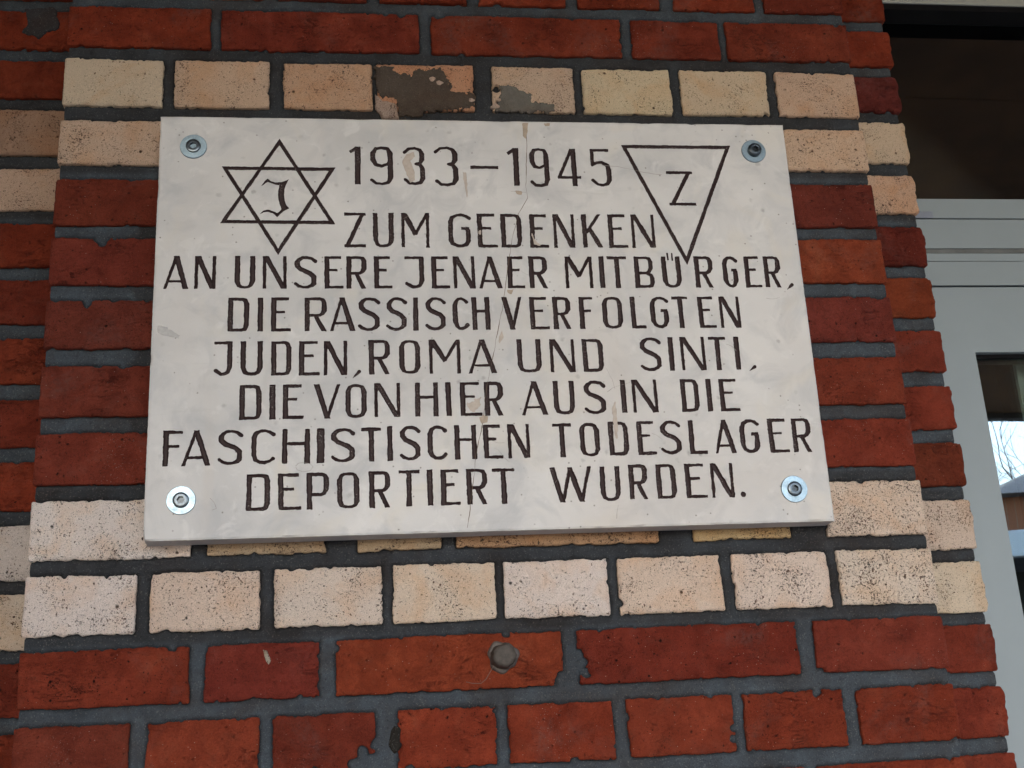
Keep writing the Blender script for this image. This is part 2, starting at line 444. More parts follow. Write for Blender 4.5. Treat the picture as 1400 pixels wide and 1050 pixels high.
class Brick:
    def __init__(s, c, x0, x1, tint, cream, chips=(), cell=1.4, deep=(), zt=None, zb=None):
        s.c, s.x0, s.x1, s.tint, s.cream, s.chips, s.cell, s.deep = c, x0, x1, tint, cream, list(chips), cell, deep
        t, b = row_z(c)
        s.zt = t if zt is None else zt; s.zb = b if zb is None else zb
        s.seed = rng.randint(1, 100000); s.lump = False
        s.slt = rng.uniform(-0.7, 0.7); s.slb = rng.uniform(-0.7, 0.7)
        s.off = rng.uniform(-0.5, 0.9)
        if cell < 3:
            w = x1 - x0
            for _ in range(rng.poisson(5.0 if cream else 6.5)):
                side = rng.randint(4) if not deep else rng.randint(2)
                r = 0.7 + 4.6 * rng.rand() ** 3
                if side == 0: s.chips.append((x0 + rng.rand() * w, s.zt + r * 0.35, r))
                elif side == 1: s.chips.append((x0 + rng.rand() * w, s.zb - r * 0.35, r))
                elif side == 2: s.chips.append((x0 - r * 0.4, s.zb + rng.rand() * (s.zt - s.zb), r))
                else: s.chips.append((x1 + r * 0.4, s.zb + rng.rand() * (s.zt - s.zb), r))
    def sdf(s, x, z):
        u = (x - (s.x0 + s.x1) / 2) / (s.x1 - s.x0) * 2
        zt = s.zt + s.slt * u; zb = s.zb + s.slb * u
        R = 1.6
        bulge = 0.0
        if s.lump:
            v = (z - (zt + zb) / 2) / (zt - zb) * 2
            bulge = 0.6 - 1.8 * np.abs(v) ** 7 + 2.6 * fbm(z / 11, z * 0, s.seed + 71, 3)
        dx = np.maximum(s.x0 - x, x - s.x1 - bulge) + R
        dz = np.abs(z - (zt + zb) / 2) - (zt - zb) / 2 + R
        d = np.hypot(np.maximum(dx, 0), np.maximum(dz, 0)) + np.minimum(np.maximum(dx, dz), 0) - R
        n = 1.15 * fbm(x / 24, z / 24, s.seed, 2) + 0.85 * fbm(x / 5, z / 5, s.seed + 5, 3) + 0.8 * np.abs(fbm(x / 3.2, z / 3.2, s.seed + 6, 2)) - 0.35
        if s.cell < 3:
            n = n + 1.3 * np.maximum(fbm(x / 9, z / 9, s.seed + 9, 2) - 0.22, 0) * 3
        if 0 in s.deep: n = np.where(x < s.x0 + 9, n * np.clip((x - s.x0) / 9, 0.3, 1), n)
        if 1 in s.deep: n = np.where(x > s.x1 - 9, n * np.clip((s.x1 - x) / 9, 0.3, 1), n)
        d = d + n
        for cx, cz, r in s.chips:
            d = np.maximum(d, r - np.hypot(x - cx, z - cz) + 0.5 * r * fbm(x / (0.9 * r + 1), z / (0.9 * r + 1), s.seed + 3, 2))
        return d

def lay_brick(B, b, Y, deep_mm=0.0):
    m = 4.5 if not b.lump else 7.0
    nx = int(math.ceil((b.x1 - b.x0 + 2 * m) / b.cell)) + 1; nz = int(math.ceil((b.zt - b.zb + 2 * m) / b.cell)) + 1
    gx = b.x0 - m + np.arange(nx) * b.cell; gz = b.zb - m + np.arange(nz) * b.cell
    X, Z = np.meshgrid(gx, gz)
    F = b.sdf(X, Z)
    F[0, :] = np.maximum(F[0, :], .3); F[-1, :] = np.maximum(F[-1, :], .3); F[:, 0] = np.maximum(F[:, 0], .3); F[:, -1] = np.maximum(F[:, -1], .3)
    polys, segs = march(F)
    keys = np.unique(np.concatenate([p.ravel() for p in polys]))
    px, pz = march_pos(F, keys)
    x = gx[0] + px * b.cell; z = gz[0] + pz * b.cell
    d = np.minimum(b.sdf(x, z), 0)
    e = np.clip(1 + d / (2.2 if b.cream else 2.6), 0, 1)
    h = b.off + 0.75 * fbm(x / 20, z / 20, b.seed + 21, 3) + (0.45 if b.cream else 0.8) * fbm(x / 5, z / 5, b.seed + 23, 3)
    if not b.cream:
        cr = np.abs(fbm(x / 30 + 0.4 * fbm(x / 9, z / 9, b.seed + 2, 2), z / 13, b.seed + 31, 3))
        h = h - 1.1 * np.clip(1 - cr / 0.05, 0, 1) * np.clip(fbm(x / 25, z / 25, b.seed + 33, 2) * 3, 0, 1)
    h = h - 1.5 * e * e
    co = np.stack([x / 1000, Y - h / 1000, z / 1000], 1)
    cell_polys = [np.searchsorted(keys, p) for p in polys]
    segs = np.searchsorted(keys, segs)
    # the skirt: goes back into the mortar (to the return wall at the pier's ends)
    sk = np.unique(segs); idx = -np.ones(len(keys), int); idx[sk] = np.arange(len(sk)) + len(keys)
    bx = x[sk]; back = np.full(len(sk), Y + 0.011)
    if 0 in b.deep: back[bx < b.x0 + 8] = Y + deep_mm / 1000
    if 1 in b.deep: back[bx > b.x1 - 9] = Y + deep_mm / 1000
    bco = np.stack([bx / 1000, back, z[sk] / 1000], 1)
    wall = np.stack([segs[:, 1], segs[:, 0], idx[segs[:, 0]], idx[segs[:, 1]]], 1)
    B.add(np.concatenate([co, bco]), cell_polys + [wall], b.tint)

def lay_mortar(name, bricks, x0, x1, z0, z1, Y, cell, parent, back, colfn, raise_fn=None, ends=(False, False)):
    nx = int(round((x1 - x0) / cell)) + 1; nz = int(round((z1 - z0) / cell)) + 1
    gx = np.linspace(x0, x1, nx); gz = np.linspace(z0, z1, nz)
    X, Z = np.meshgrid(gx, gz)
    D = np.full(X.shape, 30.0)
    for b in bricks:
        i0, i1 = np.searchsorted(gx, b.x0 - 14), np.searchsorted(gx, b.x1 + 14)
        j0, j1 = np.searchsorted(gz, b.zb - 14), np.searchsorted(gz, b.zt + 14)
        if i1 <= i0 or j1 <= j0: continue
        sl = (slice(j0, j1), slice(i0, i1))
        D[sl] = np.minimum(D[sl], b.sdf(X[sl], Z[sl]))
    # depth behind the brick faces: full in mid joint, a worn groove beside each brick
    g = np.clip(D / 3.4, -0.5, 1); g = np.where(g < 0, 0, g * g * (3 - 2 * g))
    h = -5.6 + 3.8 * g + 1.1 * fbm(X / 14, Z / 14, 77, 3) + 0.35 * fbm(X / 3.5, Z / 3.5, 78, 2) * g
    if raise_fn is not None: h = h + raise_fn(X, Z) * g
    keep = D > -5.0
    ck = keep[:-1, :-1] | keep[1:, :-1] | keep[:-1, 1:] | keep[1:, 1:]
    j, i = np.nonzero(ck)
    q = np.stack([j * nx + i, j * nx + i + 1, (j + 1) * nx + i + 1, (j + 1) * nx + i], 1)
    used = np.unique(q)
    co = np.stack([X.ravel()[used] / 1000, Y - h.ravel()[used] / 1000, Z.ravel()[used] / 1000], 1)
    B = Builder()
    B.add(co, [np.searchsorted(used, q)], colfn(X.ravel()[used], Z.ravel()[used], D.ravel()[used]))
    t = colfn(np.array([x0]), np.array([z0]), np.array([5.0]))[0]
    B.box(x0 / 1000 + 0.0005, x1 / 1000 - 0.0005, Y + 0.0065, Y + back, z0 / 1000, z1 / 1000, t)
    return B.link(name, M_MORTAR, parent, True)

def mortar_colour(x, z, d):
    base = np.array([0.058, 0.071, 0.086])
    dark = np.array([0.033, 0.035, 0.039])
    f = np.zeros_like(x)
    for lo, hi in ((-222, -58), (-764, -604)):
        f = np.maximum(f, np.clip(1 - np.maximum(np.maximum(lo - z, z - hi), 0) / 6, 0, 1))
    f = np.clip(f * 0.8 + 0.35 * fbm(x / 60, z / 25, 5, 3), 0, 1)
    old = np.clip((x - 88 - 12 * fbm(z / 30, z * 0, 8, 2)) / 5, 0, 1) * (x < 130) * (z < -290) * (z > -615)
    f = np.maximum(f, old * 0.8)
    groove = np.clip(1 - (d + 0.8 * fbm(x / 6, z / 6, 91, 3)) / 2.8, 0, 1) * 0.5      # dirt and joint shade, both put into the colour along the brick edges
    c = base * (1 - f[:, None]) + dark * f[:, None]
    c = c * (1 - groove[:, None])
    return np.concatenate([c, np.ones((len(x), 1))], 1)

def mortar_raise(x, z):
    m = (x < 130) & (z < -290) & (z > -615)
    return np.where(m, 1.3 - 2.6 * np.clip((x - 85 - 12 * fbm(z / 30, z * 0, 8, 2)) / 6, 0, 1), 0.0)

wall = empty("brick_wall", (0, 0, 0))
tag(wall, "weathered red brick wall with cream brick bands and a projecting pier", "brick wall", kind="thing")

TRACED = {
    -1: [(0, 108), (124, 234), (250, 360), (376, 487), (502, 615), (631, 739), (758, 867), (881, 990)],
    0: [(0, 169), (182, 425), (440, 684), (698, 814), (824, 990)],
    1: [(0, 115), (129, 241), (258, 366), (371, 491), (514, 617), (629, 742), (756, 870), (882, 990)],
    2: [(0, 160), (176, 290), (306, 420), (436, 550), (566, 680), (696, 810), (826, 990)],
    3: [(0, 240), (256, 370), (386, 630), (646, 760), (776, 990)],
    4: [(0, 170), (186, 300), (316, 560), (576, 690), (706, 820), (836, 990)],
    5: [(0, 240), (256, 370), (386, 630), (646, 860), (876, 990)],
    6: [(0, 170), (186, 300), (316, 560), (576, 690), (706, 820), (836, 990)],
    7: [(0, 240), (256, 370), (386, 630), (646, 830), (846, 990)],
    8: [(0, 166), (182, 308), (342, 432), (448, 673), (715, 827), (871, 990)],
    9: [(0, 112), (127, 239), (254, 367), (379, 489), (498, 613), (625, 741), (755, 865), (877, 990)],
    10: [(0, 168), (184, 300), (318, 557), (575, 819), (839, 990)],
    11: [(0, 111), (129, 240), (254, 357), (381, 483), (496, 607), (623, 738), (750, 862), (878, 990)],
    12: [(0, 168), (184, 300), (316, 560), (576, 690), (712, 812), (824, 990)],
}
CHIPS = {(11, 2): [(352, -900, 17), (338, -897, 10), (360, -878, 7), (296, -899, 4), (286, -843, 4), (299, -844, 4)],
         (11, 3): [(375, -880, 7.5), (379, -868, 5), (393, -905, 6), (482, -850, 3)],
         (10, 2): [(556, -822, 8.5), (554, -830, 8), (498, -771, 4.5), (386, -770, 3.5)],
         (10, 3): [(577, -806, 8), (575, -796, 6), (580, -815, 6), (600, -770, 4.5)],
         (10, 0): [(150, -771, 5), (22, -769, 4)], (4, 0): [(55, -309, 9), (56, -315, 6)],
         (1, 4): [(519, -104, 4.5), (521, -123, 4)], (1, 3): [(366, -118, 4)],
         (8, 3): [(520, -680, 3.5)], (9, 2): [(272, -693, 4.5), (290, -692, 5), (262, -692, 4)], (9, 3): [(420, -693, 4)],
         (5, 0): [(44, -386, 7), (30, -384, 3)], (0, 2): [(452, 5, 7)], (0, 1): [(380, 8, 8), (404, 7, 8)],
         (11, 5): [(738, -880, 5), (736, -890, 4)], (11, 6): [(835, -846, 6)], (7, 5): [(948, -600, 7), (960, -598, 5)],
         (10, 4): [(842, -826, 5), (838, -830, 6)]}
TINTS = {(1, 0): (0.56, 0.46, 0.33, 0.25), (1, 1): (0.55, 0.40, 0.28, 0.45), (1, 2): (0.52, 0.34, 0.22, 0.6), (1, 3): (0.5, 0.27, 0.16, 0.95), (1, 4): (0.52, 0.39, 0.28, 0.55),
         (1, 5): (0.58, 0.48, 0.32, 0.4), (1, 6): (0.56, 0.45, 0.31, 0.4), (1, 7): (0.52, 0.37, 0.26, 0.5), (2, 0): (0.54, 0.40, 0.29, 0.7), (2, 6): (0.54, 0.39, 0.27, 0.45),
         (8, 0): (0.7, 0.625, 0.55, 0.8), (8, 1): (0.44, 0.33, 0.21, 0.9), (8, 2): (0.42, 0.31, 0.19, 0.9), (8, 3): (0.42, 0.26, 0.145, 0.9), (8, 4): (0.46, 0.33, 0.17, 0.7), (8, 5): (0.62, 0.5, 0.39, 1.25),
         (9, 0): (0.68, 0.6, 0.53, 0.75), (9, 1): (0.63, 0.505, 0.4, 0.7), (9, 2): (0.64, 0.545, 0.45, 0.75), (9, 3): (0.63, 0.52, 0.4, 0.5),
         (9, 4): (0.66, 0.575, 0.5, 0.45), (9, 5): (0.63, 0.505, 0.395, 0.45), (9, 6): (0.64, 0.53, 0.435, 0.75), (9, 7): (0.63, 0.535, 0.43, 1.15),
         (10, 2): (0.235, 0.056, 0.026, .5), (10, 1): (0.17, 0.036, 0.026, .5), (10, 0): (0.2, 0.044, 0.024, .5), (10, 3): (0.165, 0.034, 0.021, .5),
         (4, 5): (0.225, 0.058, 0.028, .5), (3, 4): (0.14, 0.036, 0.026, .5), (5, 4): (0.165, 0.042, 0.032, .5), (5, 0): (0.15, 0.042, 0.03, .5), (3, 0): (0.165, 0.042, 0.026, .5), (4, 0): (0.165, 0.04, 0.028, .5), (6, 0): (0.17, 0.045, 0.03, .5), (7, 0): (0.185, 0.046, 0.03, .5), (6, 5): (0.19, 0.046, 0.026, .5), (7, 5): (0.195, 0.045, 0.026, .5), (11, 0): (0.175, 0.045, 0.028, .5), (0, 4): (0.18, 0.042, 0.024, .5), (0, 1): (0.19, 0.042, 0.026, .5), (0, 2): (0.2, 0.046, 0.025, .5), (0, 3): (0.19, 0.043, 0.025, .5), (10, 4): (0.18, 0.042, 0.027, .5)}

LOW, HIGH = 32, -10          # courses down to the paving and up to the canopy
def detail(c): return 1.4 if -1 <= c <= 12 else (2.6 if -3 <= c <= 15 else 7.0)

def set_bricks(rows, Y, deep, reds, cream_up, cream_low, tint_key=None, only=None, lump=False):
    out = []
    for c, spans in rows.items():
        for k, sp in enumerate(spans):
            cream = c in CREAM_ROWS
            key = (c, k)
            t = None
            if tint_key: t = tint_key.get(key)
            if t is None: t = cream_tint() if cream else red_tint()
            t = (t[0] * 1.22, t[1] * 1.21, t[2] * 1.27, t[3]) if cream else (t[0] * 1.5, t[1] * 1.24, t[2] * 1.12, rng.uniform(0.25, 1.0))
            dp = tuple(sp[2]) if len(sp) > 2 else ()
            cell = detail(c)
            if only and cell < 2 and sp[0] > only[0] and sp[1] < only[1] and only[3] < row_z(c)[1] and row_z(c)[0] < only[2]: cell = 6.0
            b = Brick(c, sp[0], sp[1], t, cream, CHIPS.get(key, ()) if tint_key else (), cell, dp)
            b.lump = lump
            out.append(b)
            lay_brick(cream_low if c in (8, 9) else (cream_up if cream else reds), b, Y, deep)
    return out

# --- the projecting pier
rows = {}
for c in range(HIGH, LOW + 1):
    sp = TRACED.get(c)
    if sp is None:
        sp = [(0, 112), (127, 239), (254, 367), (379, 489), (498, 613), (625, 741), (755, 865), (877, 990)] if c % 2 else [(0, 168), (184, 300), (316, 560), (576, 690), (706, 820), (836, 990)]
    sp = [tuple(s) for s in sp]
    sp[0] = sp[0] + ((0,),); sp[-1] = sp[-1] + ((1,),)
    rows[c] = sp
Br, Bu, Bl = Builder(), Builder(), Builder()
bricks = set_bricks(rows, 0.0, 126, Br, Bu, Bl, TINTS, only=(140, 850, -216, -640))
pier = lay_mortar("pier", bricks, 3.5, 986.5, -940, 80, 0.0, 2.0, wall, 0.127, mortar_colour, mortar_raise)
B = Builder()
B.box(0.004, 0.986, 0.0035, 0.127, GROUND, -0.94, (0.06, 0.068, 0.076, 1)); B.box(0.004, 0.986, 0.0035, 0.127, 0.08, 0.76, (0.06, 0.068, 0.076, 1))
B.link("pier_core", M_MORTAR, pier)
Br.link("red_bricks", M_RED, pier, True)
Bu.link("cream_bricks", M_CREAM, pier, True)
Bl.link("cream_bricks", M_CREAM, pier, True)

B = Builder(); B.box(-1.29, 1.07, 0.2415, 0.7, GROUND, 0.76, (0.06, 0.068, 0.076, 1)); B.link("wall_core", M_MORTAR, wall)
# --- the wall set back on the left
rows = {}
for c in range(HIGH, LOW + 1):
    a = [(-1262, -1018), (-1006, -762), (-750, -506), (-494, -250), (-238, 5)] if c % 2 == 0 else [(-1262, -1148), (-1134, -890), (-878, -634), (-622, -378), (-366, -138), (-124, 5)]
    rows[c] = a
Br, Bu, Bl = Builder(), Builder(), Builder()
TL = {(1, 5): (0.33, 0.21, 0.14, 0.5), (2, 4): (0.5, 0.36, 0.26, 0.7), (8, 4): (0.55, 0.49, 0.43, 0.5), (9, 5): (0.54, 0.46, 0.36, 0.4)}  # cream tints set darker: the recess's shade is put into the colour
_chips = CHIPS; CHIPS = {}
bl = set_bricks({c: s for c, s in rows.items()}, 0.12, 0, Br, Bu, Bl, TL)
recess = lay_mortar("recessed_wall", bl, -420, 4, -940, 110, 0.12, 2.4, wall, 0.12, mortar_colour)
B = Builder()
for x0, x1, z0, z1 in ((-1.3, -0.42, GROUND, 0.76), (-0.42, 0.004, GROUND, -0.94), (-0.42, 0.004, 0.11, 0.76)):
    B.box(x0, x1, 0.1235, 0.24, z0, z1, (0.06, 0.068, 0.076, 1))
B.link("wall_core", M_MORTAR, recess)
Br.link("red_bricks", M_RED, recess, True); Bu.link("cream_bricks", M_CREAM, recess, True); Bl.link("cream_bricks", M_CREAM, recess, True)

# --- the stepped door jamb on the right
rows = {c: [(984, 1113, (1,))] for c in range(HIGH, LOW + 1)}
TJ = {(1, 0): None, (0, 0): (0.12, 0.03, 0.027, .5), (1, 0): (0.52, 0.41, 0.29, 0.45), (2, 0): (0.53, 0.36, 0.25, 0.9), (3, 0): (0.13, 0.028, 0.02, .5),
      (4, 0): (0.19, 0.05, 0.022, .5), (5, 0): (0.17, 0.04, 0.025, .5), (7, 0): (0.14, 0.037, 0.02, .5), (8, 0): (0.56, 0.45, 0.355, 0.9), (9, 0): (0.57, 0.475, 0.35, 0.4)}
Br, Bu, Bl = Builder(), Builder(), Builder()
bj = set_bricks(rows, 0.12, 125, Br, Bu, Bl, TJ, lump=True)
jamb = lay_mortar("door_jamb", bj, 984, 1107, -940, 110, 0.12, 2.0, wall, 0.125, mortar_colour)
B = Builder()
B.box(0.984, 1.107, 0.1235, 0.245, GROUND, -0.94, (0.06, 0.068, 0.076, 1)); B.box(0.984, 1.107, 0.1235, 0.245, 0.11, 0.76, (0.06, 0.068, 0.076, 1))
B.link("jamb_core", M_MORTAR, jamb)
Br.link("red_bricks", M_RED, jamb, True); Bu.link("cream_bricks", M_CREAM, jamb, True); Bl.link("cream_bricks", M_CREAM, jamb, True)
CHIPS = _chips

# --- mortar and chunk patches smeared over bricks
def poly_sdf(X, Z, P):
    P = np.asarray(P, float); d = np.full(X.shape, 1e9); s = np.ones(X.shape)
    for k in range(len(P)):
        a = P[k]; b = P[k - 1]; ex, ez = b - a
        wx = X - a[0]; wz = Z - a[1]
        t = np.clip((wx * ex + wz * ez) / (ex * ex + ez * ez + 1e-9), 0, 1)
        d = np.minimum(d, np.hypot(wx - ex * t, wz - ez * t))
        c1 = Z >= a[1]; c2 = Z < b[1]; c3 = ex * wz > ez * wx
        s = np.where((c1 & c2 & c3) | (~c1 & ~c2 & ~c3), -s, s)
    return s * d

def blob(name, P, Y, mat, parent, height=1.0, cell=1.2, rough=2.0, seed=1, tint=(1, 1, 1, 1), base=0.6, skirt=4.0, soft=3.0, nscale=7.0):
    """an irregular raised patch with its own outline (mm) on a plane facing -Y."""
    P = np.asarray(P, float); m = rough * 2 + 2
    gx = np.arange(P[:, 0].min() - m, P[:, 0].max() + m, cell); gz = np.arange(P[:, 1].min() - m, P[:, 1].max() + m, cell)
    X, Z = np.meshgrid(gx, gz)
    def f(x, z): return poly_sdf(x, z, P) + rough * fbm(x / nscale, z / nscale, seed, 3)
    F = f(X, Z); polys, segs = march(F)
    keys = np.unique(np.concatenate([p.ravel() for p in polys])); px, pz = march_pos(F, keys)
    x = gx[0] + px * cell; z = gz[0] + pz * cell; d = np.minimum(f(x, z), 0)
    h = base + height * (1 - np.clip(1 + d / soft, 0, 1) ** 2) + 0.4 * height * fbm(x / 6, z / 6, seed + 4, 3) * np.clip(-d / soft, 0, 1)
    segs = np.searchsorted(keys, segs); sk = np.unique(segs); idx = -np.ones(len(keys), int); idx[sk] = np.arange(len(sk)) + len(keys)
    co = np.concatenate([np.stack([x / 1000, Y - h / 1000, z / 1000], 1), np.stack([x[sk] / 1000, np.full(len(sk), Y + (skirt - base) / 1000), z[sk] / 1000], 1)])
    Bb = Builder()
    Bb.add(co, [np.searchsorted(keys, p) for p in polys] + [np.stack([segs[:, 1], segs[:, 0], idx[segs[:, 0]], idx[segs[:, 1]]], 1)], tint)
    return Bb.link(name, mat, parent, True)

PA = [(369, -77), (391, -77), (396, -84), (410, -88), (422, -80), (435, -78), (449, -76), (458, -87), (463, -107), (477, -110), (491, -113), (490, -128), (480, -135), (449, -137), (430, -138), (429, -146), (397, -146), (394, -124), (386, -119), (369, -115)]
PB = [(525, -99), (542, -100), (552, -108), (561, -110), (563, -123), (586, -124), (592, -135), (550, -138), (517, -135), (522, -117)]
PC = [(369, -116), (378, -124), (393, -128), (396, -139), (398, -150), (378, -149), (369, -135)]
PD = [(-91, 81), (-47, 82), (-45, 51), (-59, 45), (-67, 36), (-89, 44), (-83, 61)]
blob("mortar_smear", PA, 0.0, M_MORTAR, pier, 0.9, seed=3, tint=(0.085, 0.067, 0.054, 1), rough=5.0, nscale=4.5, cell=0.8)["label"] = "brown mortar smear over a cream brick"
blob("mortar_smear", PB, 0.0, M_MORTAR, pier, 0.9, seed=5, tint=(0.15, 0.14, 0.125, 1), rough=4.6, nscale=4.5, cell=0.8)["label"] = "grey mortar smear over a cream brick"
blob("broken_brick_piece", PC, 0.0, M_CREAM, pier, 2.5, seed=8, tint=(0.5, 0.38, 0.32, 0.6), rough=2.0, base=1.2)
blob("mortar_smear", PD, 0.12, M_MORTAR, recess, 1.2, seed=9, tint=(0.045, 0.043, 0.048, 1), rough=4.0)
for k, (cx, cz, r) in enumerate(((439, -93, 4), (448, -98, 4.5), (487, -122, 3.5), (516, -130, 5), (522, -121, 3))):
    a = np.arange(9) * 2 * math.pi / 9
    blob("brick_crumb", np.stack([cx + r * np.cos(a) * (1 + .3 * np.sin(3 * a + k)), cz + 0.7 * r * np.sin(a)], 1), 0.0, M_CREAM, pier, 1.2, seed=40 + k, tint=(0.58, 0.44, 0.36, 0.2), rough=1.5, base=2.0, cell=0.8)
# white lime fleck on the red course below
blob("lime_fleck", [(243, -778), (247, -779), (251, -789), (249, -793), (245, -788)], 0.0, M_CREAM, pier, 0.8, seed=61, tint=(0.42, 0.36, 0.29, 0.8), rough=1.0, cell=0.6, base=2.0)
# old dark mortar left in the joint, beside the chipped header
blob("mortar_smear", [(376, -858), (384, -862), (383, -880), (377, -888), (371, -882), (372, -868)], 0.0, M_MORTAR, pier, 1.5, seed=15, tint=(0.022, 0.02, 0.017, 1), rough=2.5, base=-1.6, cell=0.9)

# ------------------------------------------------------------------ the wall plug in the red course below the plaque
plug = empty("wall_plug", (0.493, -0.002, -0.7955))
tag(plug, "grey round sealing plug stuck in the orange red brick below the plaque", "wall plug")
B = Builder()
hexw = lambda a, k: 0.03 * np.cos(5 * a + 0.4) + 0.035 * np.sin(2 * a + 1) + 0.03 * np.sin(9 * a + 0.7 * k) + 0.02 * np.sin(14 * a)
B.lathe([(0.0152, -0.006), (0.0148, 0.002), (0.0140, 0.008), (0.0135, 0.0135), (0.0128, 0.0165), (0.0112, 0.0180), (0.009, 0.0186), (0.006, 0.0184), (0.002, 0.0187)], 40, wob=hexw)
B.link("plug_cap", M_PLUG, plug, True); plug.scale = (0.92, 1.0, 0.92)
B = Builder()
B.lathe([(0.0182, -0.004), (0.0176, 0.0008), (0.0164, 0.0020), (0.0142, 0.0022)], 40, wob=lambda a, k: 0.09 * np.sin(3 * a + 1) + 0.05 * np.sin(7 * a))
B.link("sealant_collar", mat_plain("dark_sealant", (0.07, 0.055, 0.048), 0.6, var=0.3, scale=200, bump=0.0006), plug, True)
B = Builder()
wp = [(481, -798), (482.5, -804), (478, -811), (472, -820), (466, -824.5), (456, -824), (449, -822)]
B.tube([((x - 493) / 1000, -0.0035 + 0.0006 * math.sin(k), (z + 795.5) / 1000) for k, (x, z) in enumerate(wp)], [0.00035] * 7, 6)
B.link("loose_fibre", M_WIRE, plug, True)

